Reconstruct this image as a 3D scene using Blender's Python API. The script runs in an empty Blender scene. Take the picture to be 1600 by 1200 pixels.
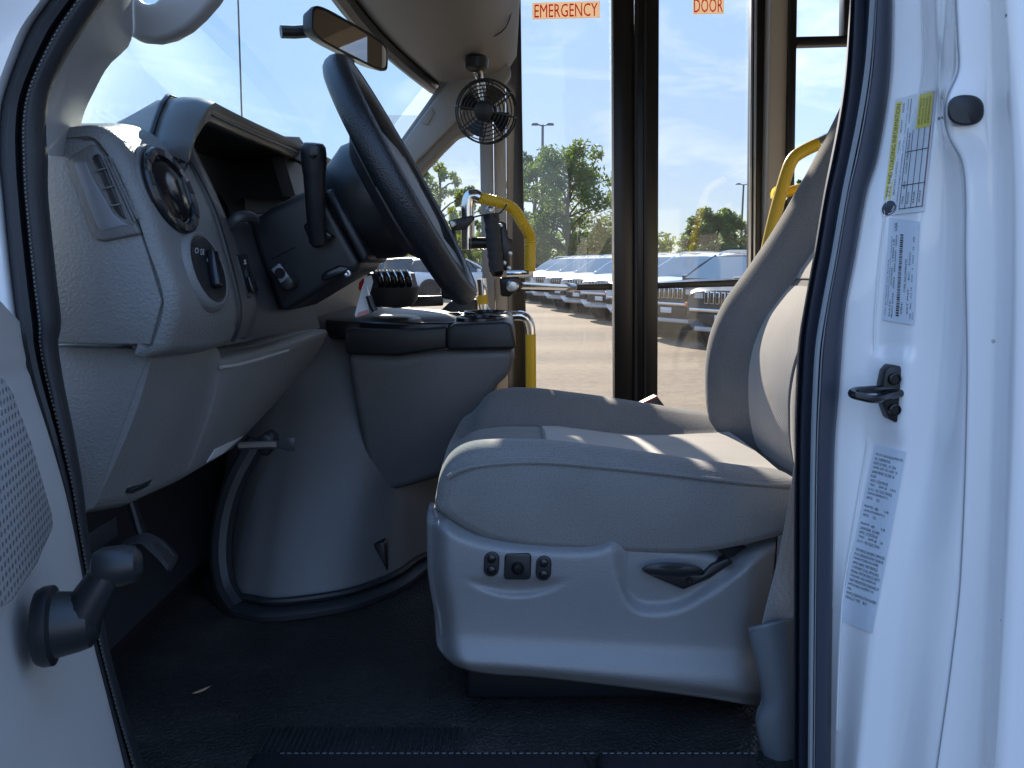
import bpy, math, random
from mathutils import Vector, Matrix
from math import radians, sin, cos, pi, sqrt
random.seed(7)
SC = bpy.context.scene
COL = SC.collection
# ------------------------------------------------------------------ camera, sky, sun, exposure
F = 1155.0; PITCH = radians(9.34); CAM = Vector((0, 0, 1.55))
cam = bpy.data.cameras.new('camera'); cam.sensor_width = 36; cam.lens = F / 1600 * 36
cam.clip_start = 0.02; cam.clip_end = 2000
co = bpy.data.objects.new('camera', cam); COL.objects.link(co)
co.location = CAM; co.rotation_euler = (pi / 2 - PITCH, 0, 0); SC.camera = co

SUN = Vector((-0.153, 0.870, 0.469)).normalized()
W = bpy.data.worlds.new('World'); SC.world = W; W.use_nodes = True
nt = W.node_tree; nt.nodes.clear()
N = nt.nodes.new; L = nt.links.new
sky = N('ShaderNodeTexSky'); sky.sky_type = 'NISHITA'; sky.sun_disc = False
sky.sun_elevation = math.asin(SUN.z); sky.sun_rotation = math.atan2(SUN.x, SUN.y)
sky.air_density = 1.0; sky.dust_density = 0.15; sky.ozone_density = 4.0; sky.altitude = 200
tc = N('ShaderNodeTexCoord'); mp = N('ShaderNodeMapping'); mp.inputs['Scale'].default_value = (2.2, 2.2, 9.0)
mp.inputs['Rotation'].default_value = (0.12, 0.2, 0)
nz = N('ShaderNodeTexNoise'); nz.inputs['Scale'].default_value = 1.5; nz.inputs['Detail'].default_value = 9; nz.inputs['Roughness'].default_value = 0.62
nz.inputs['Distortion'].default_value = 0.7
rp = N('ShaderNodeValToRGB'); rp.color_ramp.elements[0].position = 0.50; rp.color_ramp.elements[1].position = 0.80
rp.color_ramp.elements[1].color = (0.6, 0.6, 0.6, 1)
mx = N('ShaderNodeMix'); mx.data_type = 'RGBA'; mx.inputs['B'].default_value = (5.6, 5.8, 6.1, 1)
bg = N('ShaderNodeBackground'); bg.inputs['Strength'].default_value = 0.12
wo = N('ShaderNodeOutputWorld')
L(tc.outputs['Generated'], mp.inputs['Vector']); L(mp.outputs['Vector'], nz.inputs['Vector']); L(nz.outputs['Fac'], rp.inputs['Fac'])
sz = N('ShaderNodeSeparateXYZ'); L(tc.outputs['Generated'], sz.inputs[0])
gr_ = N('ShaderNodeValToRGB'); gr_.color_ramp.elements[0].position = 0.0; gr_.color_ramp.elements[0].color = (0.425, 0.48, 0.57, 1)
gr_.color_ramp.elements[1].position = 0.6; gr_.color_ramp.elements[1].color = (0.30, 0.60, 1.22, 1); L(sz.outputs['Z'], gr_.inputs['Fac'])
sc5 = N('ShaderNodeVectorMath'); sc5.operation = 'SCALE'; sc5.inputs['Scale'].default_value = 5.4; L(gr_.outputs['Color'], sc5.inputs[0])
ms_ = N('ShaderNodeMix'); ms_.data_type = 'RGBA'; ms_.inputs['Factor'].default_value = 0.85; L(sky.outputs['Color'], ms_.inputs['A']); L(sc5.outputs[0], ms_.inputs['B'])
L(rp.outputs['Color'], mx.inputs['Factor']); L(ms_.outputs['Result'], mx.inputs['A']); L(mx.outputs['Result'], bg.inputs['Color']); L(bg.outputs[0], wo.inputs[0])
sl = bpy.data.lights.new('sun', 'SUN'); sl.energy = 5.0; sl.angle = radians(0.53); sl.color = (1.0, 0.90, 0.77)
so = bpy.data.objects.new('sun', sl); COL.objects.link(so); so.rotation_euler = SUN.to_track_quat('Z', 'Y').to_euler(); so.location = (-6, 8, 9)
SC.view_settings.view_transform = 'Standard'; SC.view_settings.look = 'None'; SC.view_settings.gamma = 1.0
SC.view_settings.use_curve_mapping = False; SC.view_settings.exposure = 1.52
SC.render.engine = 'CYCLES'
SC.cycles.max_bounces = 8; SC.cycles.transparent_max_bounces = 24; SC.cycles.use_denoising = True
SC.cycles.caustics_reflective = False; SC.cycles.caustics_refractive = False

# ------------------------------------------------------------------ photograph pixel -> point in the place
cP, sP = cos(PITCH), sin(PITCH)
def ray(px, py):
    u = (px - 800) / F; v = (600 - py) / F
    return Vector((u, cP + v * sP, -sP + v * cP))
def P(px, py, Y):
    d = ray(px, py); return CAM + d * (Y / d.y)
def PZ(px, py, z):
    d = ray(px, py); return CAM + d * ((z - CAM.z) / d.z)
def PXX(px, py, X):
    d = ray(px, py); return CAM + d * (X / d.x)

# ------------------------------------------------------------------ materials
MATS = {}
def nodes(name):
    m = bpy.data.materials.new(name); m.use_nodes = True
    t = m.node_tree; b = t.nodes['Principled BSDF']
    return m, t, b
def add_bump(t, b, src, strength, dist):
    bu = t.nodes.new('ShaderNodeBump'); bu.inputs['Strength'].default_value = strength; bu.inputs['Distance'].default_value = dist
    t.links.new(src, bu.inputs['Height']); t.links.new(bu.outputs[0], b.inputs['Normal'])
def objco(t): return t.nodes.new('ShaderNodeTexCoord').outputs['Object']
def tint(t, b, col, scale, amt, detail=4):
    """base colour varied by soft noise (wear, dust)"""
    n = t.nodes.new('ShaderNodeTexNoise'); n.inputs['Scale'].default_value = scale; n.inputs['Detail'].default_value = detail
    t.links.new(objco(t), n.inputs['Vector'])
    m = t.nodes.new('ShaderNodeMix'); m.data_type = 'RGBA'
    m.inputs['A'].default_value = [c * (1 - amt) for c in col] + [1]; m.inputs['B'].default_value = [min(1, c * (1 + amt)) for c in col] + [1]
    t.links.new(n.outputs['Fac'], m.inputs['Factor']); t.links.new(m.outputs['Result'], b.inputs['Base Color'])
    return m, n
def plastic(name, col, rough=0.5, grain=900, gs=0.25, gd=0.0006, amt=0.08, spec=0.5, coat=0):
    if name in MATS: return MATS[name]
    m, t, b = nodes(name); tint(t, b, col, 6, amt)
    b.inputs['Roughness'].default_value = rough; b.inputs['Specular IOR Level'].default_value = spec
    if coat: b.inputs['Coat Weight'].default_value = coat; b.inputs['Coat Roughness'].default_value = 0.05
    if grain:
        v = t.nodes.new('ShaderNodeTexVoronoi'); v.inputs['Scale'].default_value = grain
        t.links.new(objco(t), v.inputs['Vector']); add_bump(t, b, v.outputs['Distance'], gs, gd)
    MATS[name] = m; return m
def metal(name, col, rough):
    m, t, b = nodes(name); b.inputs['Base Color'].default_value = (*col, 1); b.inputs['Metallic'].default_value = 1
    n = t.nodes.new('ShaderNodeTexNoise'); n.inputs['Scale'].default_value = 30; t.links.new(objco(t), n.inputs['Vector'])
    r = t.nodes.new('ShaderNodeMapRange'); r.inputs['To Min'].default_value = rough * 0.7; r.inputs['To Max'].default_value = rough * 1.5
    t.links.new(n.outputs['Fac'], r.inputs['Value']); t.links.new(r.outputs[0], b.inputs['Roughness'])
    MATS[name] = m; return m
def fabric(name, col, k, warm=0.12, mode='twill'):
    m, t, b = nodes(name)
    sx = t.nodes.new('ShaderNodeSeparateXYZ'); t.links.new(objco(t), sx.inputs[0])
    def mth(op, a, c=None):
        q = t.nodes.new('ShaderNodeMath'); q.operation = op
        for i, s in enumerate((a, c)):
            if s is None: continue
            if isinstance(s, (int, float)): q.inputs[i].default_value = s
            else: t.links.new(s, q.inputs[i])
        return q.outputs[0]
    x, y, z = sx.outputs
    a = mth('ADD', x, mth('MULTIPLY', y, 0.8))
    if mode == 'twill':
        s1 = mth('SINE', mth('MULTIPLY', mth('ADD', a, z), k)); s2 = mth('SINE', mth('MULTIPLY', mth('SUBTRACT', a, z), k))
    else:
        s1 = mth('SINE', mth('MULTIPLY', y, k * 1.3)); s2 = mth('SINE', mth('MULTIPLY', mth('ADD', x, z), k * 1.0))
    h = mth('MULTIPLY', s1, s2)
    h01 = mth('ADD', mth('MULTIPLY', h, 0.5), 0.5)
    if mode == 'twill':
        vo = t.nodes.new('ShaderNodeTexVoronoi'); vo.inputs['Scale'].default_value = k * 0.36; vo.inputs['Randomness'].default_value = 0.45; t.links.new(objco(t), vo.inputs['Vector'])
        h = mth('SUBTRACT', 1.0, vo.outputs['Distance']); h01 = mth('MULTIPLY', mth('SUBTRACT', h, 0.3), 1.4)
    nn = t.nodes.new('ShaderNodeTexNoise'); nn.inputs['Scale'].default_value = 9; nn.inputs['Detail'].default_value = 5; t.links.new(objco(t), nn.inputs['Vector'])
    f = mth('ADD', mth('MULTIPLY', h01, 0.6), mth('MULTIPLY', nn.outputs['Fac'], 0.5))
    mm = t.nodes.new('ShaderNodeMix'); mm.data_type = 'RGBA'; t.links.new(f, mm.inputs['Factor'])
    lo_, hi_ = (0.6, 1.3) if mode == 'twill' else (0.48, 1.4)
    mm.inputs['A'].default_value = [c * lo_ for c in col] + [1]; mm.inputs['B'].default_value = [min(.9, c * hi_) for c in col] + [1]
    t.links.new(mm.outputs['Result'], b.inputs['Base Color'])
    b.inputs['Roughness'].default_value = 0.95; b.inputs['Specular IOR Level'].default_value = 0.15
    b.inputs['Sheen Weight'].default_value = 0.25; b.inputs['Sheen Roughness'].default_value = 0.5
    add_bump(t, b, h, 0.5 if mode == 'twill' else 0.3, 0.0008); MATS[name] = m; return m
def glass(name, tintc, gloss=0.06, dirt=0.0):
    m = bpy.data.materials.new(name); m.use_nodes = True; t = m.node_tree; t.nodes.clear()
    tr = t.nodes.new('ShaderNodeBsdfTransparent'); tr.inputs[0].default_value = (*tintc, 1)
    gl = t.nodes.new('ShaderNodeBsdfGlossy'); gl.inputs['Roughness'].default_value = 0.01
    ge = t.nodes.new('ShaderNodeNewGeometry'); dt = t.nodes.new('ShaderNodeVectorMath'); dt.operation = 'DOT_PRODUCT'
    t.links.new(ge.outputs['Normal'], dt.inputs[0]); t.links.new(ge.outputs['Incoming'], dt.inputs[1])
    def mt_(op, a, b=None):
        q = t.nodes.new('ShaderNodeMath'); q.operation = op
        for i_, v_ in enumerate((a, b)):
            if v_ is None: continue
            if isinstance(v_, (int, float)): q.inputs[i_].default_value = v_
            else: t.links.new(v_, q.inputs[i_])
        return q
    fr = mt_('ADD', mt_('MULTIPLY', mt_('POWER', mt_('SUBTRACT', 1.0, mt_('ABSOLUTE', dt.outputs['Value']).outputs[0]).outputs[0], 5.0).outputs[0], 0.6).outputs[0], 0.035)
    mxx = t.nodes.new('ShaderNodeMixShader'); out = t.nodes.new('ShaderNodeOutputMaterial')
    t.links.new(fr.outputs[0], mxx.inputs[0]); t.links.new(tr.outputs[0], mxx.inputs[1]); t.links.new(gl.outputs[0], mxx.inputs[2])
    last = mxx.outputs[0]
    if dirt:
        df = t.nodes.new('ShaderNodeBsdfTranslucent'); df.inputs[0].default_value = (0.8, 0.8, 0.8, 1)
        n = t.nodes.new('ShaderNodeTexNoise'); n.inputs['Scale'].default_value = 14; n.inputs['Detail'].default_value = 8; n.inputs['Roughness'].default_value = 0.7
        t.links.new(objco(t), n.inputs['Vector'])
        r = t.nodes.new('ShaderNodeMapRange'); r.inputs['From Min'].default_value = 0.35; r.inputs['From Max'].default_value = 0.85
        r.inputs['To Min'].default_value = dirt * 0.3; r.inputs['To Max'].default_value = dirt * 1.8
        t.links.new(n.outputs['Fac'], r.inputs['Value'])
        m2 = t.nodes.new('ShaderNodeMixShader'); t.links.new(r.outputs[0], m2.inputs[0]); t.links.new(last, m2.inputs[1]); t.links.new(df.outputs[0], m2.inputs[2]); last = m2.outputs[0]
    t.links.new(last, out.inputs[0]); MATS[name] = m; return m
GREY = plastic('grey_dash_plastic', (0.175, 0.173, 0.168), 0.5, 330, 0.45, 0.0012)
GREY2 = plastic('grey_smooth_plastic', (0.125, 0.122, 0.12), 0.42, 420, 0.35, 0.0008, amt=.12)
GREYD = plastic('dark_grey_plastic', (0.038, 0.037, 0.038), 0.45, 900, 0.2, 0.0005)
SILV = plastic('silver_bezel_paint', (0.065, 0.061, 0.058), 0.36, 0)
PALE = plastic('pale_grey_trim', (0.36, 0.355, 0.35), 0.5, 1200, 0.15, 0.0004)
HEADL = plastic('headliner_vinyl', (0.27, 0.256, 0.24), 0.6, 500, 0.4, 0.0008)
BEIGE = plastic('beige_wall_panel', (0.52, 0.48, 0.42), 0.45, 900, 0.1, 0.0004)
BLK = plastic('black_plastic', (0.012, 0.013, 0.015), 0.38, 1100, 0.2, 0.0005)
BLKG = plastic('black_gloss_plastic', (0.008, 0.008, 0.010), 0.2, 0)
BLKM = plastic('black_frame_paint', (0.014, 0.013, 0.013), 0.32, 0)
RUB = plastic('black_rubber', (0.018, 0.020, 0.024), 0.5, 600, 0.25, 0.0006)
RUBB = plastic('blue_black_rubber_seal', (0.035, 0.042, 0.06), 0.42, 1200, 0.1, 0.0004)
LEA = plastic('black_leather', (0.013, 0.014, 0.017), 0.36, 420, 0.5, 0.0010)
def floormat():
    m, t, b = nodes('black_rubber_floor')
    n1 = t.nodes.new('ShaderNodeTexNoise'); n1.inputs['Scale'].default_value = 5; n1.inputs['Detail'].default_value = 9; n1.inputs['Roughness'].default_value = .7; t.links.new(objco(t), n1.inputs['Vector'])
    n2 = t.nodes.new('ShaderNodeTexNoise'); n2.inputs['Scale'].default_value = 160; n2.inputs['Detail'].default_value = 4; t.links.new(objco(t), n2.inputs['Vector'])
    r = t.nodes.new('ShaderNodeValToRGB'); r.color_ramp.elements[0].position = .45; r.color_ramp.elements[0].color = (.016, .016, .016, 1); r.color_ramp.elements[1].position = .8; r.color_ramp.elements[1].color = (.06, .055, .05, 1)
    e = r.color_ramp.elements.new(.62); e.color = (.026, .025, .024, 1)
    ad = t.nodes.new('ShaderNodeMath'); ad.operation = 'MULTIPLY_ADD'; ad.inputs[1].default_value = .35; t.links.new(n2.outputs['Fac'], ad.inputs[0]); t.links.new(n1.outputs['Fac'], ad.inputs[2])
    sb_ = t.nodes.new('ShaderNodeMath'); sb_.operation = 'SUBTRACT'; sb_.inputs[1].default_value = .12; t.links.new(ad.outputs[0], sb_.inputs[0])
    t.links.new(sb_.outputs[0], r.inputs[0]); t.links.new(r.outputs[0], b.inputs['Base Color']); b.inputs['Roughness'].default_value = .45
    v = t.nodes.new('ShaderNodeTexVoronoi'); v.inputs['Scale'].default_value = 220; t.links.new(objco(t), v.inputs['Vector']); add_bump(t, b, v.outputs['Distance'], .9, .002); return m
FLOORM = floormat()
def whitepaint():
    m, t, b = nodes('white_body_paint'); mm, n = tint(t, b, (.82, .81, .80), 5, .03, 6)
    v = t.nodes.new('ShaderNodeTexVoronoi'); v.inputs['Scale'].default_value = 26; t.links.new(objco(t), v.inputs['Vector'])
    r = t.nodes.new('ShaderNodeMapRange'); r.inputs['From Min'].default_value = .035; r.inputs['From Max'].default_value = .06; t.links.new(v.outputs['Distance'], r.inputs['Value'])
    n2 = t.nodes.new('ShaderNodeTexNoise'); n2.inputs['Scale'].default_value = 11; t.links.new(objco(t), n2.inputs['Vector'])
    g2 = t.nodes.new('ShaderNodeMapRange'); g2.inputs['From Min'].default_value = .55; g2.inputs['From Max'].default_value = .6; t.links.new(n2.outputs['Fac'], g2.inputs['Value'])
    mx_ = t.nodes.new('ShaderNodeMath'); mx_.operation = 'MAXIMUM'; t.links.new(r.outputs[0], mx_.inputs[0])
    iv = t.nodes.new('ShaderNodeMath'); iv.operation = 'SUBTRACT'; iv.inputs[0].default_value = 1.0; t.links.new(g2.outputs[0], iv.inputs[1]); t.links.new(iv.outputs[0], mx_.inputs[1])
    m3 = t.nodes.new('ShaderNodeMix'); m3.data_type = 'RGBA'; m3.inputs['A'].default_value = (.12, .11, .10, 1)
    t.links.new(mx_.outputs[0], m3.inputs['Factor']); t.links.new(mm.outputs['Result'], m3.inputs['B']); t.links.new(m3.outputs['Result'], b.inputs['Base Color'])
    b.inputs['Roughness'].default_value = .22; b.inputs['Coat Weight'].default_value = 1; b.inputs['Coat Roughness'].default_value = .04
    n3 = t.nodes.new('ShaderNodeTexNoise'); n3.inputs['Scale'].default_value = 240; t.links.new(objco(t), n3.inputs['Vector']); add_bump(t, b, n3.outputs['Fac'], .06, .0006)
    return m
WHITE = whitepaint()
SEATSIDE = plastic('seat_side_plastic', (0.205, 0.207, 0.212), 0.42, 420, 0.4, 0.0008, amt=0.10)
FAB = fabric('seat_fabric_dark', (0.195, 0.189, 0.182), 1100)
FABL = fabric('seat_fabric_insert', (0.43, 0.40, 0.365), 1000, mode='brick')
BELT = fabric('belt_webbing', (0.34, 0.335, 0.33), 1500)
CHR = metal('chrome', (0.75, 0.74, 0.72), 0.13)
STEEL = metal('zinc_steel', (0.6, 0.6, 0.6), 0.3)
YEL = plastic('yellow_rail_paint', (0.85, 0.55, 0.03), 0.4, 900, 0.2, 0.0005)
WS = glass('windshield_glass', (0.77, 0.825, 0.83), dirt=0.012)
DG = glass('door_glass', (0.82, 0.82, 0.81), dirt=0.006)
MIRR = metal('mirror_glass', (0.30, 0.29, 0.28), 0.01)
PAPER = plastic('sticker_paper', (0.66, 0.68, 0.70), 0.35, 0, amt=0.02)
CLEARP = plastic('sticker_film', (0.62, 0.67, 0.72), 0.3, 0, amt=0.02)
YLAB = plastic('sticker_yellow', (0.72, 0.60, 0.10), 0.4, 0, amt=0.03)
INK = plastic('printing_ink', (0.03, 0.035, 0.045), 0.5, 0)
def film(name, col):
    m, t, b = nodes(name); b.inputs['Base Color'].default_value = (*col, 1); b.inputs['Roughness'].default_value = .5
    tr = t.nodes.new('ShaderNodeBsdfTranslucent'); tr.inputs[0].default_value = (*col, 1); ms = t.nodes.new('ShaderNodeMixShader'); ms.inputs[0].default_value = .6
    t.links.new(b.outputs[0], ms.inputs[1]); t.links.new(tr.outputs[0], ms.inputs[2]); t.links.new(ms.outputs[0], t.nodes['Material Output'].inputs[0]); return m
REDINK = film('red_lettering', (0.62, 0.02, 0.02))
ORNG = film('decal_peach', (0.80, 0.66, 0.52))
WINK = plastic('white_print', (0.6, 0.6, 0.6), 0.5, 0)

# ------------------------------------------------------------------ mesh helpers
def woff(o):
    v = Vector((0, 0, 0))
    while o is not None: v += o.location; o = o.parent
    return v
def obj(name, verts, faces, mat, parent=None, smooth=True, bevel=0, seg=2, sub=0, angle=35):
    off = woff(parent)
    me = bpy.data.meshes.new(name); me.from_pydata([tuple(Vector(v) - off) for v in verts], [], faces)
    me.materials.append(mat); me.validate(); me.update()
    import bmesh
    bm = bmesh.new(); bm.from_mesh(me); bmesh.ops.recalc_face_normals(bm, faces=bm.faces); bm.to_mesh(me); bm.free()
    o = bpy.data.objects.new(name, me); COL.objects.link(o)
    if parent: o.parent = parent
    if smooth:
        for p_ in me.polygons: p_.use_smooth = True
        if smooth != 'all': 
            try: me.set_sharp_from_angle(angle=radians(angle))
            except Exception: pass
    if bevel:
        b = o.modifiers.new('bevel', 'BEVEL'); b.width = bevel; b.segments = seg; b.limit_method = 'ANGLE'; b.angle_limit = radians(32); b.use_clamp_overlap = True
        b.harden_normals = False
        if hasattr(me, 'set_sharp_from_angle'):
            me.set_sharp_from_angle(angle=radians(180))
    if sub:
        s = o.modifiers.new('sub', 'SUBSURF'); s.levels = sub; s.render_levels = sub
    return o
def thing(name, loc, label, cat, group=None):
    e = bpy.data.objects.new(name, None); COL.objects.link(e); e.location = loc; e.empty_display_size = 0.05
    e['label'] = label; e['category'] = cat
    if group: e['group'] = group
    return e
def tag(o, label, cat, group=None):
    o['label'] = label; o['category'] = cat
    if group: o['group'] = group
    return o
def struct(o): o['kind'] = 'structure'; return o
def cr(pts, n, closed=False):
    """Catmull-Rom through pts, n samples per span"""
    pts = [Vector(p) for p in pts]; m = len(pts); out = []
    spans = m if closed else m - 1
    for i in range(spans):
        if closed: p0, p1, p2, p3 = pts[(i - 1) % m], pts[i], pts[(i + 1) % m], pts[(i + 2) % m]
        else: p0, p1, p2, p3 = pts[max(i - 1, 0)], pts[i], pts[i + 1], pts[min(i + 2, m - 1)]
        for k in range(n):
            t = k / n
            out.append(0.5 * ((2 * p1) + (p2 - p0) * t + (2 * p0 - 5 * p1 + 4 * p2 - p3) * t * t + (3 * p1 - p0 - 3 * p2 + p3) * t ** 3))
    if not closed: out.append(pts[-1])
    return out
def ip(tab, x):
    """piecewise linear table lookup [(x, v)...]"""
    if x <= tab[0][0]: return tab[0][1]
    for (a, b), (c, d) in zip(tab, tab[1:]):
        if x <= c: return b + (d - b) * (x - a) / (c - a)
    return tab[-1][1]
def ips(tab, x):
    """smooth (Catmull-Rom-like) table lookup"""
    n = len(tab)
    if x <= tab[0][0]: return tab[0][1]
    if x >= tab[-1][0]: return tab[-1][1]
    for i in range(n - 1):
        if x <= tab[i + 1][0]:
            x0, y0 = tab[i]; x1, y1 = tab[i + 1]; h = x1 - x0; t = (x - x0) / h
            m0 = (y1 - tab[i - 1][1]) / (x1 - tab[i - 1][0]) if i > 0 else (y1 - y0) / h
            m1 = (tab[i + 2][1] - y0) / (tab[i + 2][0] - x0) if i + 2 < n else (y1 - y0) / h
            return (2 * t ** 3 - 3 * t * t + 1) * y0 + (t ** 3 - 2 * t * t + t) * h * m0 + (-2 * t ** 3 + 3 * t * t) * y1 + (t ** 3 - t * t) * h * m1
def sst(a, b, x):
    t = max(0, min(1, (x - a) / (b - a))); return t * t * (3 - 2 * t)
def gridmesh(rows, closed=False):
    nr, nc = len(rows), len(rows[0]); v = [p for r in rows for p in r]; f = []
    for i in range(nr - 1):
        for j in range(nc if closed else nc - 1):
            k = (j + 1) % nc
            f.append((i * nc + j, i * nc + k, (i + 1) * nc + k, (i + 1) * nc + j))
    return v, f
def surf(name, rows, mat, parent=None, **k):
    v, f = gridmesh(rows); return obj(name, v, f, mat, parent, **k)
def loft(name, rings, mat, parent=None, caps=True, **k):
    v, f = gridmesh(rings, True); n = len(rings[0])
    if caps:
        f.append(tuple(range(n))); b = (len(rings) - 1) * n; f.append(tuple(range(b, b + n)))
    return obj(name, v, f, mat, parent, **k)
def slab(name, rows, off, mat, parent=None, **k):
    """sheet with real thickness: rows offset by vector off (or function)"""
    g = off if callable(off) else (lambda p, i, j: off)
    nr, nc = len(rows), len(rows[0])
    v = [Vector(p) for r in rows for p in r] + [Vector(rows[i][j]) + Vector(g(rows[i][j], i, j)) for i in range(nr) for j in range(nc)]
    f = []; n = nr * nc
    for i in range(nr - 1):
        for j in range(nc - 1):
            a, b, c, d = i * nc + j, i * nc + j + 1, (i + 1) * nc + j + 1, (i + 1) * nc + j
            f.append((a, b, c, d)); f.append((a + n, d + n, c + n, b + n))
    for i in range(nr - 1):
        for j in (0, nc - 1):
            a, d = i * nc + j, (i + 1) * nc + j; f.append((a, d, d + n, a + n))
    for j in range(nc - 1):
        for i in (0, nr - 1):
            a, b = i * nc + j, i * nc + j + 1; f.append((a, b, b + n, a + n))
    return obj(name, v, f, mat, parent, **k)
def prism3(name, poly, ext, mat, parent=None, **k):
    n = len(poly); v = [Vector(p) for p in poly] + [Vector(p) + Vector(ext) for p in poly]
    f = [tuple(range(n)), tuple(range(2 * n - 1, n - 1, -1))] + [(i, (i + 1) % n, (i + 1) % n + n, i + n) for i in range(n)]
    return obj(name, v, f, mat, parent, **k)
def prism(name, pxs, Y0, Y1, mat, parent=None, **k):
    return prism3(name, [P(x, y, Y0) for x, y in pxs], (0, Y1 - Y0, 0), mat, parent, **k)
def box(name, lo, hi, mat, parent=None, bevel=0.003, **k):
    (a, b, c), (d, e, f_) = lo, hi
    return prism3(name, [(a, b, c), (d, b, c), (d, b, f_), (a, b, f_)], (0, e - b, 0), mat, parent, bevel=bevel, **k)
def tube(name, pts, r, mat, parent=None, seg=10, flat=1.0, up=None, caps=True, **k):
    pts = [Vector(p) for p in pts]; rr = r if isinstance(r, (list, tuple)) else [r] * len(pts)
    rings = []; t0 = (pts[1] - pts[0]).normalized()
    ref = Vector(up) if up else (Vector((0, 0, 1)) if abs(t0.z) < 0.9 else Vector((1, 0, 0)))
    nrm = (ref - t0 * ref.dot(t0)).normalized()
    for i, p_ in enumerate(pts):
        t = (pts[min(i + 1, len(pts) - 1)] - pts[max(i - 1, 0)])
        t = t.normalized() if t.length > 1e-9 else t0
        nrm = (nrm - t * nrm.dot(t)); nrm = nrm.normalized() if nrm.length > 1e-6 else t.orthogonal().normalized()
        bi = t.cross(nrm)
        rings.append([p_ + nrm * (rr[i] * flat * cos(2 * pi * q / seg)) + bi * (rr[i] * sin(2 * pi * q / seg)) for q in range(seg)])
    return loft(name, rings, mat, parent, caps, **k)
def lathe(name, c, axis, prof, mat, parent=None, seg=28, **k):
    """prof: [(distance along axis, radius)...]"""
    a = Vector(axis).normalized(); n = a.orthogonal().normalized(); b = a.cross(n); c = Vector(c)
    rings = [[c + a * d + (n * cos(2 * pi * q / seg) + b * sin(2 * pi * q / seg)) * max(r, 1e-4) for q in range(seg)] for d, r in prof]
    return loft(name, rings, mat, parent, **k)
def ellipsoid(name, c, r, mat, parent=None, **k):
    prof = [(-cos(pi * i / 10) , sin(pi * i / 10)) for i in range(11)]
    c = Vector(c); rings = [[c + Vector((r[0] * max(q, .01) * cos(2 * pi * s / 16), r[1] * max(q, .01) * sin(2 * pi * s / 16), r[2] * d)) for s in range(16)] for d, q in prof]
    return loft(name, rings, mat, parent, **k)
def textmesh(body, size=1.0, bold=0):
    cu = bpy.data.curves.new('t', 'FONT'); cu.body = body; cu.size = size; cu.resolution_u = 2; cu.fill_mode = 'FRONT'; cu.offset = bold
    o = bpy.data.objects.new('t', cu); COL.objects.link(o)
    dg = bpy.context.evaluated_depsgraph_get(); me = bpy.data.meshes.new_from_object(o.evaluated_get(dg))
    v = [tuple(q.co) for q in me.vertices]; f = [tuple(p_.vertices) for p_ in me.polygons]
    bpy.data.objects.remove(o); bpy.data.curves.remove(cu); bpy.data.meshes.remove(me)
    return v, f
def text_on(name, body, fn, u0, u1, v0, v1, mat, parent=None, bold=0):
    """lettering laid on a surface: fn(u, v) -> point; text box fills u0..u1 x v0..v1"""
    v, f = textmesh(body, 1.0, bold)
    x0 = min(q[0] for q in v); x1 = max(q[0] for q in v); y0 = min(q[1] for q in v); y1 = max(q[1] for q in v)
    pts = [fn(u0 + (u1 - u0) * (q[0] - x0) / (x1 - x0), v0 + (v1 - v0) * (q[1] - y0) / max(y1 - y0, 1e-6)) for q in v]
    return obj(name, pts, f, mat, parent, smooth=False)
def quad_on(name, fn, u0, u1, v0, v1, mat, parent=None, nu=6, nv=6):
    return surf(name, [[fn(u0 + (u1 - u0) * i / nu, v0 + (v1 - v0) * j / nv) for j in range(nv + 1)] for i in range(nu + 1)], mat, parent)

exec_parts = []
# ================================================================== THE LOT OUTSIDE
def asphalt():
    m, t, b = nodes('tan_asphalt'); c = objco(t)  # tan pavement, tone varied by noise
    n1 = t.nodes.new('ShaderNodeTexNoise'); n1.inputs['Scale'].default_value = 0.35; n1.inputs['Detail'].default_value = 6
    n2 = t.nodes.new('ShaderNodeTexNoise'); n2.inputs['Scale'].default_value = 7; n2.inputs['Detail'].default_value = 12; n2.inputs['Roughness'].default_value = 0.85
    mpn = t.nodes.new('ShaderNodeMapping'); mpn.inputs['Scale'].default_value = (0.25, 1, 1)
    t.links.new(c, mpn.inputs[0]); t.links.new(mpn.outputs[0], n1.inputs['Vector']); t.links.new(c, n2.inputs['Vector'])
    ad = t.nodes.new('ShaderNodeMath'); ad.operation = 'ADD'; t.links.new(n1.outputs['Fac'], ad.inputs[0]); t.links.new(n2.outputs['Fac'], ad.inputs[1])
    mu = t.nodes.new('ShaderNodeMath'); mu.operation = 'MULTIPLY'; mu.inputs[1].default_value = 0.5; t.links.new(ad.outputs[0], mu.inputs[0])
    r = t.nodes.new('ShaderNodeValToRGB'); r.color_ramp.elements[0].position = 0.43; r.color_ramp.elements[0].color = (0.10, 0.072, 0.042, 1)
    r.color_ramp.elements[1].position = 0.57; r.color_ramp.elements[1].color = (0.25, 0.174, 0.105, 1)
    t.links.new(mu.outputs[0], r.inputs[0]); t.links.new(r.outputs[0], b.inputs['Base Color'])
    b.inputs['Roughness'].default_value = 0.9; add_bump(t, b, n2.outputs['Fac'], 0.6, 0.01)
    return m
g = obj('ground', [(-600, -600, 0), (600, -600, 0), (600, 900, 0), (-600, 900, 0)], [(0, 1, 2, 3)], plastic('low_bounce_asphalt', (.055, .055, .055), .9, 60, .5, .01, amt=.3), smooth=False); struct(g)  # unseen ground round the bus, darkened to cut warm bounce into the cab
g = obj('parking_pavement', [(-600, 3.1, .004), (600, 3.1, .004), (600, 900, .004), (-600, 900, .004)], [(0, 1, 2, 3)], asphalt(), smooth=False); struct(g)

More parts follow.
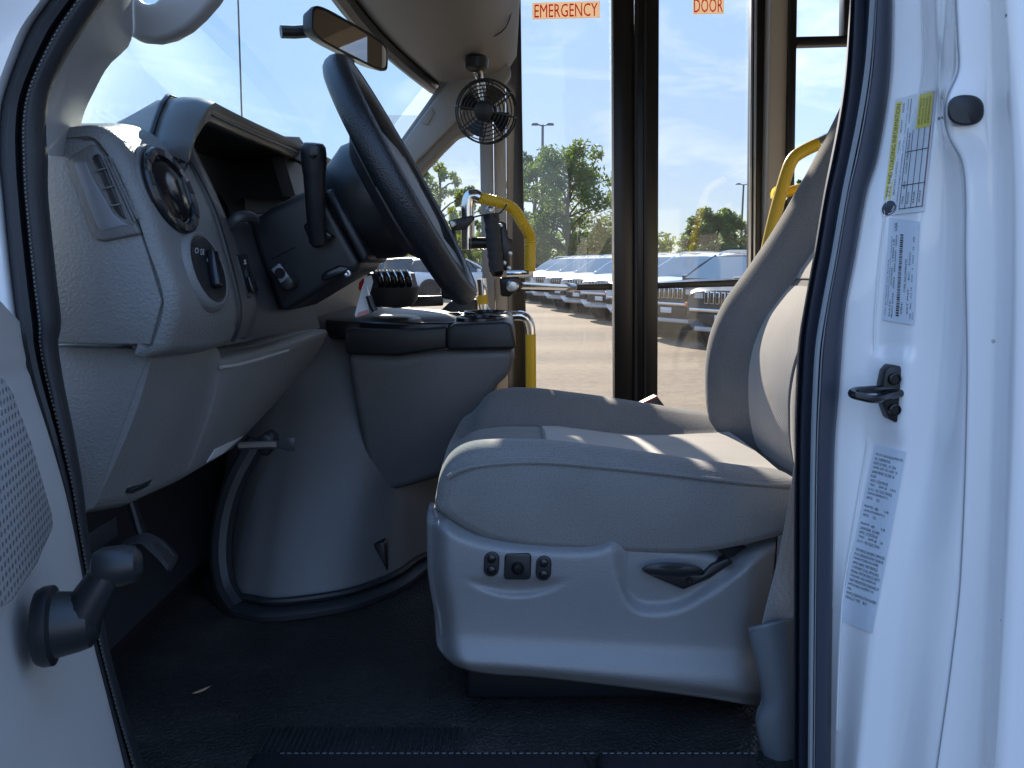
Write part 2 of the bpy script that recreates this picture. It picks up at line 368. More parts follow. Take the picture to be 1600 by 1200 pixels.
# ---- trees
def leafmat(name, col):
    m, t, b = nodes(name); mm, n = tint(t, b, col, 1.2, 0.45, 3)
    b.inputs['Roughness'].default_value = 0.6
    tr = t.nodes.new('ShaderNodeBsdfTranslucent'); tr.inputs[0].default_value = (col[0] * 2.6, col[1] * 2.3, col[2] * 1.2, 1)
    ms = t.nodes.new('ShaderNodeMixShader'); ms.inputs[0].default_value = 0.45
    out = t.nodes['Material Output']; t.links.new(b.outputs[0], ms.inputs[1]); t.links.new(tr.outputs[0], ms.inputs[2]); t.links.new(ms.outputs[0], out.inputs[0])
    return m
LEAF = [leafmat('leaf_green', (0.075, 0.125, 0.028)), leafmat('leaf_dark', (0.055, 0.095, 0.03)), leafmat('leaf_bright', (0.11, 0.155, 0.03))]
BARK = plastic('bark', (0.09, 0.075, 0.06), 0.9, 20, 0.8, 0.02, amt=0.3)
def leaves(clumps, per, ls, rnd):
    v, f = [], []
    for c, r in clumps:
        for _ in range(per):
            d = Vector((rnd.gauss(0, 1), rnd.gauss(0, 1), rnd.gauss(0, 1))); d = d.normalized() * r * (rnd.random() ** 0.45)
            p_ = c + d; a = Vector((rnd.gauss(0, 1), rnd.gauss(0, 1), rnd.gauss(0, 1))).normalized(); b = a.orthogonal().normalized()
            s = ls * rnd.uniform(0.6, 1.3); k = len(v)
            v += [p_ - a * s, p_ + b * s * .5, p_ + a * s, p_ - b * s * .5]; f.append((k, k + 1, k + 2, k + 3))
    return v, f
def tree(px, base_Y, top_py, halfw_px, label, mat, seed, per=70, n=60, low=0.22, group='trees beyond the parked cars', ls=0.16):
    rnd = random.Random(seed); X = (px - 800) / F * base_Y * 1.01
    H = P(px, top_py, base_Y).z; R = halfw_px / F * base_Y
    t = thing('tree', (X, base_Y, 0), label, 'tree', group); o = Vector((X, base_Y, 0))
    # trunk with limbs, one mesh
    v, f = [], []
    def limb(pts, r0, r1):
        sg = 7; m = len(pts); b0 = len(v)
        for i, p_ in enumerate(pts):
            tt = (pts[min(i + 1, m - 1)] - pts[max(i - 1, 0)]).normalized(); nn = tt.orthogonal().normalized(); bb = tt.cross(nn); rr = r0 + (r1 - r0) * i / (m - 1)
            v.extend([p_ + (nn * cos(2 * pi * q / sg) + bb * sin(2 * pi * q / sg)) * rr for q in range(sg)])
        for i in range(m - 1):
            for q in range(sg): f.append((b0 + i * sg + q, b0 + i * sg + (q + 1) % sg, b0 + (i + 1) * sg + (q + 1) % sg, b0 + (i + 1) * sg + q))
    trunk = [o, o + Vector((0.05, 0, H * .25)), o + Vector((-.08, .1, H * .5)), o + Vector((.1, 0, H * .78)), o + Vector((0, 0, H * .95))]
    trunk = cr(trunk, 3); limb(trunk, 0.028 * H, 0.006 * H)
    clumps = []
    for i in range(n):
        h = low + (1 - low) * ((i + rnd.random()) / n); ang = rnd.uniform(0, 2 * pi)
        env = (0.45 + 0.75 * sin(pi * min(1, (h - low) / (1 - low) * 0.86 + 0.12))) * rnd.uniform(0.35, 1.0)
        c = o + Vector((cos(ang) * R * env, sin(ang) * R * env, h * H * .97)); clumps.append((c, R * rnd.uniform(.14, .27)))
        if i % 3 == 0:
            s_ = trunk[min(len(trunk) - 1, int(len(trunk) * max(.15, h - .15)))]; limb([s_, s_.lerp(c, .5) + Vector((0, 0, .02 * H)), c], 0.009 * H, 0.003 * H)
    obj('trunk', v, f, BARK, t)
    lv, lf = leaves(clumps, per, ls * H / 9, rnd); obj('crown', lv, lf, mat, t, smooth=False)
    return t
tree(885, 46, 228, 78, 'tall airy broad tree seen through the left door pane behind the lamp post', LEAF[0], 3, per=120, n=105, ls=.15)
tree(835, 60, 238, 42, 'thinner tree partly behind the door jamb beside the tall airy tree', LEAF[1], 4, per=80, n=50)
tree(1112, 62, 328, 50, 'rounded dense tree in the right door pane above the dark blue car', LEAF[0], 5, per=190, n=110, low=.06, ls=.24)
tree(690, 50, 256, 40, 'loose pale tree seen through the small corner window by the mirror fan', LEAF[2], 6, per=70, n=50)
tree(735, 56, 290, 34, 'lower green tree behind the chrome elbow of the grab rail', LEAF[0], 8, per=90, n=50)
tree(1246, 40, 262, 22, 'small tree in the side window behind the yellow stanchion', LEAF[0], 9, per=90, n=40)
# far hedge line reads as one mass
rnd = random.Random(21); cl = []
for i in range(330):
    x = -70 + i * 0.5; yy = 72 + rnd.uniform(-3, 5)
    for k in range(3): cl.append((Vector((x, yy, rnd.uniform(0.3, 4.3) + (0.6 * sin(x * .35) + .6 * sin(x * 1.1)))), rnd.uniform(.7, 1.4)))
hv, hf = leaves(cl, 40, .30, rnd); h = obj('far_hedge', hv, hf, LEAF[2], smooth=False)
h['kind'] = 'stuff'; h['label'] = 'low green hedge line far behind the parked cars'; h['category'] = 'hedge'

# ---- lamp posts
POST = plastic('galvanised_post', (0.10, 0.10, 0.10), 0.5, 0)
def lamp(px, top_py, Y, label, arm):
    top = P(px, top_py, Y); t = thing('street_lamp', (top.x, Y, 0), label, 'street lamp', 'lamp posts on the lot')
    tube('pole', [(top.x, Y, 0), (top.x, Y, top.z)], [0.12, 0.075], POST, t)
    tube('base', [(top.x, Y, 0), (top.x, Y, .5)], [0.26, .26], plastic('concrete', (.4, .4, .38), .9, 40, .4, .01), t, seg=14)
    for s in arm:
        tube('arm', [(top.x, Y, top.z - .08), (top.x + s * .30, Y, top.z + .02)], .04, POST, t)
        loft('lamp_head', [[(top.x + s * a, Y + y * w, top.z + z) for y, z in ((-1, -.03), (1, -.03), (1, h), (-1, h))] for a, w, h in ((.26, .08, .04), (.34, .13, .09), (.62, .13, .08), (.70, .08, .03))], POST, t, smooth=False)
lamp(848, 195, 48, 'tall twin-headed lamp post in front of the airy tree', (1, -1))
lamp(1162, 288, 66, 'slim distant lamp post by the right edge of the door pane', (1, -1))
lamp(1322, 133, 24, 'lamp post with one head seen past the seat back', (1,))

# ---- parked sport utility cars
TYRE = plastic('tyre_rubber', (0.012, 0.012, 0.013), 0.8, 90, .4, .004)
CGL = plastic('car_glass', (0.02, 0.03, 0.035), 0.04, 0, spec=0.9)
LAMPG = plastic('headlight_glass', (0.5, 0.5, 0.5), 0.06, 0, spec=.9)
CBLK = plastic('car_black_trim', (0.012, 0.012, 0.013), 0.45, 0)
AMB = plastic('amber_marker', (0.75, 0.13, 0.01), 0.25, 0)
ALU = metal('alloy_wheel', (0.55, 0.55, 0.56), 0.28)
def paint(name, c): return plastic(name, c, 0.28, 0, amt=0.01, coat=0.35, spec=0.35)
def build_car(pm):
    t = thing('parked_car', (0, 0, 0), 'x', 'car', 'cars parked in a row outside')
    # lower body: rings in YZ along X (front = +X)
    st = [(2.36, .62, .45, .98, .84), (2.42, .80, .40, 1.04, .90), (2.30, .90, .34, 1.10, .94), (1.9, .96, .30, 1.14, .96), (1.2, .97, .28, 1.17, .97), (0.95, .97, .28, 1.18, .97),
          (0, .975, .28, 1.17, .975), (-1.2, .975, .28, 1.18, .975), (-2.0, .96, .32, 1.20, .95), (-2.36, .88, .42, 1.16, .90), (-2.42, .7, .5, 1.05, .85)]
    rings = []
    for x, w, zb, zt, w2 in st:
        half = [(0, zb), (w * .8, zb), (w * .96, zb + .1), (w, .62), (w, .86), (w * .97, .97), (w * .93, zt - .05), (w * .80, zt), (w * .35, zt + .03), (0, zt + .04)]
        rings.append([(x, y, z) for y, z in half] + [(x, -y, z) for y, z in reversed(half[1:-1])])
    body = loft('body', rings, pm, t, angle=60)
    # greenhouse
    gs = [(1.02, .86, 1.14, .80, 1.19), (.62, .90, 1.14, .74, 1.44), (.10, .92, 1.14, .70, 1.70), (-.6, .93, 1.14, .70, 1.745), (-1.5, .92, 1.14, .69, 1.72), (-2.05, .88, 1.14, .67, 1.66), (-2.32, .84, 1.14, .74, 1.22)]
    loft('side_glass', [[(x, -a, z0), (x, a, z0), (x, b, z1 - .03), (x, b * .8, z1), (x, -b * .8, z1), (x, -b, z1 - .03)] for x, a, z0, b, z1 in gs], CGL, t, angle=50)
    rf = [(.22, .70, 1.672), (-.6, .72, 1.752), (-1.5, .71, 1.728), (-2.12, .69, 1.655)]
    loft('roof', [[(x, -b, z - .06), (x, -b * .98, z), (x, -b * .5, z + .03), (x, b * .5, z + .03), (x, b * .98, z), (x, b, z - .06), (x, b * .8, z - .01), (x, -b * .8, z - .01)] for x, b, z in rf], pm, t, angle=50)
    for s in (-1, 1):
        tube('windshield_pillar', [(1.04, s * .85, 1.17), (.62, s * .80, 1.44), (.16, s * .71, 1.69)], .035, pm, t, seg=6)
        tube('door_pillar', [(-.45, s * .945, 1.15), (-.5, s * .73, 1.71)], .04, CBLK, t, seg=6)
        tube('roof_rail', cr([(.1, s * .64, 1.72), (-.2, s * .64, 1.81), (-1.6, s * .64, 1.80), (-1.9, s * .64, 1.71)], 3), .02, CHR, t, seg=6)
        loft('wing_mirror', [[(x, s * (.98 + y * a), 1.2 + z * b) for y, z in ((0, -.07), (.24, -.06), (.25, .08), (0, .09))] for x, a, b in ((.58, .9, .9), (.66, 1, 1), (.74, .7, .7))], pm, t)
        loft('headlight', [[(2.37 - d, s * a, z) for a, z in ((.46, .93), (.86 - .2 * (d < .02), .93), (.84 - .2 * (d < .02), 1.035), (.46, 1.03))] for d in (-.045, .25)], LAMPG, t, smooth=False)
        box('fog_light', (2.36, min(s * .58, s * .80), .56), (2.43, max(s * .58, s * .80), .68), CBLK, t, bevel=0.01)
        box('marker_light', (2.1, min(s * .9, s * .975), .76), (2.3, max(s * .9, s * .975), .84), AMB, t, bevel=0.01)
        for x in (1.47, -1.45):
            lathe('wheel_arch', (x, s * .90, .40), (0, s, 0), [(0, .46), (.083, .46), (.086, .42), (.086, .0)], CBLK, t, seg=24)
            wl = lathe('wheel', (x, s * .76, .38), (0, s, 0), [(0, .36), (.06, .38), (.20, .38), (.235, .35), (.238, .29), (.20, .285), (.2, .0)], TYRE, t, seg=28)
            rv, rfc = [], []
            c = Vector((x, s * 0.975, .38))
            for q in range(5):
                a = 2 * pi * q / 5 + .3; d = Vector((cos(a), 0, sin(a))); n = Vector((-sin(a), 0, cos(a))); k = len(rv)
                rv += [c + n * .03, c - n * .03, c + d * .28 - n * .045, c + d * .28 + n * .045]; rv += [q_ - Vector((0, s * .03, 0)) for q_ in rv[k:k + 4]]
                rfc += [(k, k + 1, k + 2, k + 3), (k, k + 3, k + 7, k + 4), (k + 1, k + 2, k + 6, k + 5), (k + 2, k + 3, k + 7, k + 6)]
            obj('rim', rv, rfc, ALU, wl, smooth=False)
    # windscreen as its own pane proud of the glasshouse
    prism3('windshield', [(1.06, -.78, 1.20), (1.06, .78, 1.20), (.26, .66, 1.665), (.26, -.66, 1.665)], (.012, 0, .012), plastic('car_windscreen', (.10, .14, .16), .03, 0, spec=1.0), t, smooth=False)
    gr = box('grille', (2.33, -.44, .83), (2.43, .44, 1.06), CBLK, t, bevel=0.02)
    for k in range(7):
        y = -.36 + k * .12; sl_ = box('grille_slot', (2.425, y - .045, .842), (2.447, y + .045, 1.05), CHR, gr, bevel=0.012); box('slot_mesh', (2.44, y - .03, .855), (2.452, y + .03, 1.035), CBLK, gr, bevel=0.004)
    box('bumper_bar', (2.34, -.72, .70), (2.47, .72, .76), CHR, t, bevel=0.015)
    box('lower_intake', (2.33, -.50, .50), (2.455, .50, .68), CBLK, t, bevel=0.02)
    box('skid_plate', (2.30, -.62, .36), (2.44, .62, .44), plastic('skid_silver', (.45, .45, .46), .3, 0), t, bevel=0.02)
    box('number_plate', (2.456, -.15, .55), (2.463, .15, .66), plastic('plate_white', (.7, .7, .7), .4, 0), t, bevel=0.002)
    return t
WP = paint('car_white', (0.80, 0.80, 0.80)); BP = paint('car_navy', (0.012, 0.022, 0.06)); SPt = paint('car_silver', (0.09, 0.092, 0.10)); RPt = paint('car_red', (.45, .015, .015)); KP = paint('car_black', (.012, .012, .014))
proto = build_car(WP)
def kids(o): return [c for c in bpy.data.objects if c.parent == o]
def car_at(px, Y, head, label, pm=None, first=False):
    if first: r = proto
    else:
        r = proto.copy(); COL.objects.link(r)
        for ch in PK:
            c = ch.copy(); COL.objects.link(c); c.parent = r
            for gch in PKK[ch.name]:
                d = gch.copy(); COL.objects.link(d); d.parent = c
            if pm and ch.data.materials[0] == WP:
                c.material_slots[0].link = 'OBJECT'; c.material_slots[0].material = pm
    r.location = ((px - 800) / F * Y * 1.01, Y, 0); r.rotation_euler = (0, 0, radians(head)); r['label'] = label
    return r
PK = kids(proto); PKK = {c.name: kids(c) for c in PK}
HD = -145
FR = [(3.15, 15.0, 'dark navy sport utility car in the middle of the right door pane', BP), (3.60, 12.6, 'dark silver sport utility car nearest, beside the edge of the seat back', SPt),
      (2.75, 17.4, 'white car mostly hidden behind the centre door post', None), (2.35, 19.8, 'first white car left of the centre door post in the left pane', None), (1.95, 22.2, 'second white car left of the centre door post', None),
      (1.55, 24.6, 'third white car left of the centre door post', None), (1.15, 27.0, 'fourth white car left of the centre door post', None), (.75, 29.4, 'fifth white car left of the centre door post', None), (.35, 31.8, 'farthest white car of the row, beside the black door jamb', None)]
CARS = [((x + 1.97) / (y + 1.37) / 1.01 * F + 800, y + 1.37, HD, lb, pm) for x, y, lb, pm in FR]
CARS += [(668, 37, 10, 'silver car seen through the corner window beside the steering wheel', SPt)]
car_at(722, 33, 10, 'white car seen through the small corner window under the loose tree', first=True)
for px, Y, hd, lb, pm in CARS: car_at(px, Y, hd, lb, pm)

# ================================================================== THE BUS CAB
ZF = 0.90
bus = thing('bus_body', (0.5, 1.7, 0.5), 'white shuttle bus body round the open driver doorway with grey cab trim', 'bus')
# floor and shell
fl = obj('cab_floor', [(-.66, .74, ZF), (5.5, .74, ZF), (5.5, 2.62, ZF), (-.66, 2.62, ZF), (-.66, .74, ZF - .06), (5.5, .74, ZF - .06), (5.5, 2.62, ZF - .06), (-.66, 2.62, ZF - .06)],
         [(0, 1, 2, 3), (4, 7, 6, 5), (0, 4, 5, 1), (1, 5, 6, 2), (2, 6, 7, 3), (3, 7, 4, 0)], FLOORM, smooth=False); struct(fl)
# firewall and toe board
slab('firewall', [[(-.66, y, ZF) for y in (.74, 1.6, 2.62)], [(-.62, y, ZF + .06) for y in (.74, 1.6, 2.62)], [(-.70, y, 1.25) for y in (.74, 1.6, 2.62)], [(-.70, y, 1.385) for y in (.74, 1.6, 2.62)]], (-.03, 0, 0), RUB, bus)
# roof of the bus and cab cap
slab('roof', [[(x, y, z) for y in (.62, 1.7, 2.80)] for x, z in ((.02, 2.86), (1.5, 2.9), (5.6, 2.9))], (0, 0, .06), HEADL, bus, smooth=False)
slab('roof_cap', [[(x, y, z) for y in (.62, 1.7, 2.80)] for x, z in ((-.30, 2.30), (-.16, 2.55), (.02, 2.93))], (-.03, 0, .03), WHITE, bus)
# overhead console between header and bus interior
rows = []
for y in [.74 + i * .11 for i in range(17)]:
    bow = -0.10 * sin(pi * (y - .74) / 1.7); drop = -0.10 * sst(2.1, 2.5, y)
    rows.append([(-.25 + bow, y, 2.115), (-.20 + bow, y, 2.10), (-.10, y, 2.13 + drop * .2), (-.03, y, 2.20 + drop * .7), (.015, y, 2.30 + drop), (.03, y, 2.45), (.02, y, 2.93)])
slab('overhead_console', rows, (-.012, 0, .03), HEADL, bus, angle=60)
hd_ = [(-.262 - .10 * sin(pi * (y - .74) / 1.7), y, 2.105) for y in [.74 + i * .11 for i in range(17)]] 
tube('header_trim', hd_, .022, BLK, bus, seg=8)
# far right A pillar, corner window, post
PY = 2.42
apx = [(705, 95), (790, 92), (800, 110), (780, 140), (752, 165), (742, 205), (715, 210), (690, 235), (657, 270), (640, 300), (585, 360), (540, 420), (480, 420), (560, 300), (622, 222), (687, 130)]
prism('far_windshield_pillar', apx, PY, PY + .09, HEADL, bus, bevel=.012)
prism('pillar_trim_cover', [(689, 142), (704, 120), (750, 118), (745, 150), (712, 190), (642, 262), (632, 245), (622, 232)], PY - .018, PY - .001, PALE, bus, bevel=.006)
prism('pillar_airbag_patch', [(663, 178), (673, 167), (679, 176), (668, 196), (655, 190)], PY - .022, PY - .018, PALE, bus, bevel=.002)
wt = prism('corner_window', [(600, 180), (752, 180), (756, 488), (600, 488)], PY + .06, PY + .066, DG, bus, smooth=False)
prism('corner_window_rail', [(640, 463), (692, 462), (692, 478), (640, 480)], PY + .03, PY + .055, BLK, bus, bevel=.004)
prism('corner_post_inner', [(749, 190), (769, 190), (775, 640), (757, 640)], PY + .005, PY + .12, PALE, bus, bevel=.005)
prism('corner_post_outer', [(770, 100), (789, 100), (794, 640), (776, 640)], PY + .03, PY + .15, BEIGE, bus, bevel=.005)
prism('lower_corner_panel', [(682, 492), (704, 470), (745, 468), (749, 640), (640, 640)], PY - .05, PY + .03, BLK, bus, bevel=.006)
# windshield: curved laminated pane
rows = []
for i in range(9):
    y = .78 + (2.45 - .78) * i / 8; bow = sin(pi * i / 8)
    top = Vector((-.25 - .12 * bow, y, 2.13)); bot = Vector((-.62 - .34 * bow, y, 1.52))
    rows.append([bot.lerp(top, k / 6) + Vector((-.05 * sin(pi * k / 6), 0, 0)) for k in range(7)])
slab('windshield', rows, (-.005, 0, .003), WS, bus)
tube('antenna', [P(378, 190, 1.9), P(371, -30, 1.9)], .0022, BLK, bus, seg=6)
# right-hand wall behind the entry door
DY = 2.74
prism('door_jamb', [(790, 92), (806, -60), (813, -60), (822, 640), (794, 640)], DY - .09, DY + .05, BLKM, bus, bevel=.004)
prism('door_post_rear', [(1205, -60), (1244, -60), (1230, 700), (1192, 700)], DY - .10, DY + .02, BEIGE, bus, bevel=.006)
wm = [P(1226, 700, DY).x, 0]
xw0 = P(1238, 300, DY).x
wf = prism('side_window_frame', [(1236, -60), (1247, -60), (1240, 400), (1227, 400)], DY - .12, DY - .05, BLKM, bus, bevel=.003)
prism('side_window_transom', [(1245, 57), (1420, 53), (1420, 66), (1245, 71)], DY - .11, DY - .07, BLKM, wf, bevel=.003)
prism('side_window_bar', [(1321, -60), (1345, -60), (1341, 55), (1319, 55)], DY - .115, DY - .07, BLKM, wf, bevel=.003)
obj('side_window_pane', [P(1240, -80, DY - .09), P(1460, -80, DY - .09), P(1460, 420, DY - .09), P(1236, 420, DY - .09)], [(0, 1, 2, 3)], DG, wf, smooth=False)
xe = P(1455, 100, DY).x
for x in (xe, 2.9, 4.2): box('window_post', (x, DY - .10, 1.6), (x + .14, DY + .02, 2.62), BEIGE, bus)
box('right_wall_lower', (1.9, DY - .06, ZF), (5.5, DY + .03, 1.6), BEIGE, bus)
obj('right_window_pane', [(xe, DY - .02, 1.6), (5.5, DY - .02, 1.6), (5.5, DY - .02, 2.62), (xe, DY - .02, 2.62)], [(0, 1, 2, 3)], DG, bus, smooth=False)
box('side_wall_upper', (P(1245, 0, DY).x, DY - .12, 2.62), (5.5, DY + .02, 2.88), BEIGE, bus)
prism('side_wall_lower', [(1192, 400), (1900, 400), (1900, 760), (1192, 760)], DY - .05, DY + .02, BEIGE, bus, smooth=False)
box('rear_bulkhead', (5.5, .7, ZF), (5.56, 2.75, 2.88), BEIGE, bus)

# ---- entry door: two leaves of glass
ed = thing('entry_door', (P(990, 600, DY).x, DY, ZF - .3), 'black framed two-leaf glass passenger door across the cab', 'door')
for a, b_, nm in (((813, 822), (958, 960), 'l'), ((1030, 1028), (1177, 1172), 'r')):
    (xl0, xl1), (xr0, xr1) = a, b_
    def xl(y): return xl0 + (xl1 - xl0) * y / 500
    def xr(y): return xr0 + (xr1 - xr0) * y / 500
    lf_ = prism('leaf_stile', [(xr(-60) - 1, -60), (xr(-60) + (33 if nm == 'l' else 12), -60), (xr(700) + (33 if nm == 'l' else 12), 720), (xr(700) - 1, 720)] , DY - .035, DY + .01, BLKM, ed, bevel=.003)
    prism('leaf_stile', [(xl(-60) - (34 if nm == 'r' else 3), -60), (xl(-60), -60), (xl(700), 720), (xl(700) - (34 if nm == 'r' else 3), 720)], DY - .033, DY + .012, BLKM, ed, bevel=.003)
    prism('glazing_bead', [(xr(-60) - 3, -60), (xr(-60) , -60), (xr(700), 720), (xr(700) - 3, 720)], DY - .042, DY - .036, STEEL if nm == 'l' else STEEL, ed, smooth=False)
    prism('crossbar', [(xl(450), 446 if nm == 'l' else 442), (xr(450), 443 if nm == 'l' else 436), (xr(450), 453 if nm == 'l' else 447), (xl(450), 455 if nm == 'l' else 451)], DY - .025, DY + .004, BLKM, ed, bevel=.002)
    prism('glass_pane', [(xl(-60), -60), (xr(-60), -60), (xr(700), 720), (xl(700), 720)], DY - .012, DY - .007, DG, ed, smooth=False)
prism('centre_gasket', [(992, -60), (997, -60), (996, 720), (991, 720)], DY - .05, DY - .034, RUB, ed, bevel=.003)
prism('centre_gasket', [(1006, -60), (1010, -60), (1010, 720), (1006, 720)], DY - .045, DY - .034, RUB, ed, bevel=.002)
prism('hinge_edge_strip', [(1181, -60), (1184, -60), (1177, 720), (1175, 720)], DY - .05, DY - .04, STEEL, ed, smooth=False)
prism('rear_stile', [(1184, -60), (1207, -60), (1196, 720), (1178, 720)], DY - .045, DY - .0, BLKM, ed, bevel=.003)
def decal(name, words, x0, y0, x1, y1, skew, lab):
    t = thing(name, P((x0 + x1) / 2, y1, DY - .014), lab, 'decal', 'red lettered decals on the door glass')
    fn = lambda u, v, d=0: P(x0 + (x1 - x0) * u, y1 + (y0 - y1) * v + skew * (u - .5), DY - .0145 - d)
    prism3('backing', [fn(0, 0), fn(1, 0), fn(1, 1), fn(0, 1)], (0, .001, 0), ORNG, t, smooth=False)
    tx = text_on('lettering', words, lambda u, v: fn(u, v, .0012), .03, .97, .10, .90, REDINK, t, bold=0)
decal('emergency_decal', 'EMERGENCY', 832, 3, 937, 29, -3, 'peach decal reading EMERGENCY in red on the left door pane')
decal('door_decal', 'DOOR', 1083, -5, 1131, 22, -1, 'peach decal reading DOOR in red, cut by the top of the right pane')

# ---- A pillar side: weatherstrip, body paint, trim
Lt = [(-60, 118), (0, 77), (42, 47), (80, 30), (140, 8), (175, 0), (250, -2), (300, 3), (375, 10), (480, 22), (525, 30), (590, 45), (685, 75), (775, 100), (887, 122), (975, 136), (1070, 160), (1195, 191), (1270, 210)]
Rt = [(-60, 212), (0, 165), (52, 130), (92, 105), (140, 82), (200, 73), (250, 75), (300, 75), (375, 82), (450, 90), (507, 96), (535, 91), (600, 100), (675, 115), (762, 130), (825, 137), (870, 144), (940, 157), (1020, 172), (1110, 196), (1200, 226), (1270, 250)]
SY = .715
prof = [(0, .012), (.05, -.004), (.18, -.010), (.34, -.007), (.40, .004), (.44, .007), (.48, -.002), (.54, -.005), (.64, -.004), (.80, .002), (.92, .008), (1, .03)]
ys = [-60 + 1330 * i / 90 for i in range(91)]
rows = [[P(ips(Lt, y) + (ips(Rt, y) - ips(Lt, y)) * f_, y, SY + d) for f_, d in prof] for y in ys]
rows.insert(0, [Vector((p_.x + .22, p_.y, p_.z + .25)) for p_ in rows[0]])
ws_ = slab('front_door_seal', rows, (-.006, .010, 0), RUB, bus, angle=60)
# stitched lip of the seal
seam = [P(ips(Lt, y) + (ips(Rt, y) - ips(Lt, y)) * .52, y, SY - .006) for y in [-60 + 1330 * i / 400 for i in range(401)]]
vv, ff = [], []
for a, b_ in zip(seam[::2], seam[1::2]):
    k = len(vv); dx = Vector((.0007, 0, 0)); dy = Vector((0, -.0007, 0)); vv += [a - dx, a + dx, a + dx + dy, a - dx + dy, b_ - dx, b_ + dx, b_ + dx + dy, b_ - dx + dy]
    ff += [(k, k + 1, k + 2, k + 3), (k + 4, k + 7, k + 6, k + 5), (k, k + 4, k + 5, k + 1), (k + 1, k + 5, k + 6, k + 2), (k + 2, k + 6, k + 7, k + 3), (k + 3, k + 7, k + 4, k)]
obj('seal_stitching', vv, ff, plastic('seal_thread', (.12, .115, .10), .7, 0), ws_, smooth=False)
rows = [[P(ips(Lt, y) + dx, y, SY + d) for dx, d in ((4, .012), (-2, -.004), (-14, -.012), (-60, -.016), (-140, -.03), (-260, -.06))] for y in ys]
rows.insert(0, [Vector((p_.x + .22, p_.y, p_.z + .25)) for p_ in rows[0]])
slab('front_pillar_skin', rows, (-.002, .02, 0), WHITE, bus, angle=70)
At = [(-60, 198), (0, 198), (60, 194), (95, 160), (140, 135), (170, 121), (205, 112), (240, 100)]
rows = [[P(ips(Rt, y) - 4 + (ips(At, y) - ips(Rt, y) + 4) * f_, y, .738 + .10 * f_ - .012 * sin(pi * f_)) for f_ in (0, .15, .35, .55, .75, .9, 1)] for y in [-60 + 300 * i / 24 for i in range(25)]]
slab('windshield_pillar_trim', rows, (-.004, .02, 0), PALE, bus, angle=60)
# sun visor
sv = thing('sun_visor', P(250, 0, .88), 'grey driver sun visor folded against the pillar at the top', 'visor')
vis = [(198, 54), (215, 60), (240, 62), (265, 56), (290, 42), (312, 22), (333, -2), (370, -60), (262, -60), (250, -6), (240, 3), (230, 5), (218, 3), (211, -6), (198, -20)]
prism('visor_panel', vis, .86, .885, PALE, sv, bevel=.008, seg=3)
tube('pivot_rod', [P(196, 48, .852), P(194, 56, .852), P(190, 62, .856)], .004, GREYD, sv)
# nose of the bus ahead of the doorway
slab('front_fender', [[(x, .60 + .10 * sst(-1.3, -1.8, x) * -1 + .04 * (z > 1.3), z) for x in (-.50, -.8, -1.1, -1.4, -1.7, -1.8)] for z in (.45, .8, 1.1, 1.3, 1.40)], (0, .03, 0), WHITE, bus)
slab('bonnet', [[(x, y, 1.405 - .10 * sst(-.7, -1.85, x) + .02 * sin(pi * (y - .62) / 1.9)) for y in (.62, .9, 1.3, 1.7, 2.2, 2.52)] for x in (-.68, -.95, -1.3, -1.6, -1.85)], (0, 0, -.03), WHITE, bus)
# ---- B pillar: painted jamb
C = {0: [(-60, 1394), (0, 1394), (100, 1392), (160, 1386), (250, 1370), (300, 1354), (400, 1336), (480, 1321), (600, 1312), (700, 1304), (900, 1301), (1270, 1297)],
     1: [(-60, 1442), (0, 1441), (130, 1440), (250, 1402), (330, 1384), (480, 1369), (600, 1365), (680, 1358), (850, 1330), (950, 1316), (1270, 1305)],
     2: [(-60, 1466), (0, 1465), (130, 1466), (330, 1446), (500, 1434), (690, 1418), (900, 1384), (990, 1366), (1270, 1334)],
     3: [(-60, 1478), (0, 1477), (150, 1468), (300, 1480), (500, 1474), (700, 1452), (900, 1414), (1270, 1386)],
     4: [(-60, 1492), (0, 1493), (60, 1496), (110, 1497), (150, 1480), (180, 1475), (215, 1483), (250, 1502), (300, 1508), (400, 1508), (600, 1511), (900, 1501), (1050, 1485), (1200, 1464), (1270, 1455)],
     5: [(-60, 1546), (0, 1546), (300, 1558), (600, 1551), (900, 1542), (1200, 1535), (1270, 1533)],
     6: [(-60, 1572), (0, 1574), (300, 1588), (600, 1588), (900, 1575), (1200, 1555), (1270, 1552)],
     7: [(-60, 1680), (1270, 1680)]}
JY = [.800, .789, .752, .747, .706, .698, .668, .655]
def jamb_xs(y): return [ips(C[k], y) for k in range(8)]
def YJ(px, py):
    xs = jamb_xs(py)
    if px <= xs[0]: return JY[0]
    for k in range(7):
        if px <= xs[k + 1]:
            t = (px - xs[k]) / (xs[k + 1] - xs[k])
            return JY[k] + (JY[k + 1] - JY[k]) * (t * .55 + .45 * t * t * (3 - 2 * t))
    return JY[7]
rows = []
for i in range(111):
    y = -60 + 1330 * i / 110; xs = jamb_xs(y); r = [P(xs[0] - 14, y, .83)]
    for k in range(7):
        for q in range(6):
            px = xs[k] + (xs[k + 1] - xs[k]) * q / 6
            dep = YJ(px, y)
            if k in (1,) : # pressed pads for stickers and striker
                dep += .004 * (sst(545, 560, y) - sst(672, 690, y)) * -1
            r.append(P(px, y, dep))
    r.append(P(1680, y, JY[7])); r.append(P(1680, y, JY[7]) + Vector((1.6, 0, 0)))
    rows.append(r)
rows.insert(0, [Vector((p_.x - .10, p_.y, 2.94)) for p_ in rows[0]]); rows.append([Vector((p_.x, p_.y, .45)) for p_ in rows[-1]])
jamb = surf('door_pillar_jamb', rows, WHITE, bus, smooth='all')
ss = [P(ips(C[4], y), y, YJ(ips(C[4], y), y) - .0006) for y in [-60 + 1330 * i / 160 for i in range(161)]]
tube('seam_line', ss, .0007, plastic('seam_sealer', (.30, .31, .33), .6, 0), jamb, seg=6)
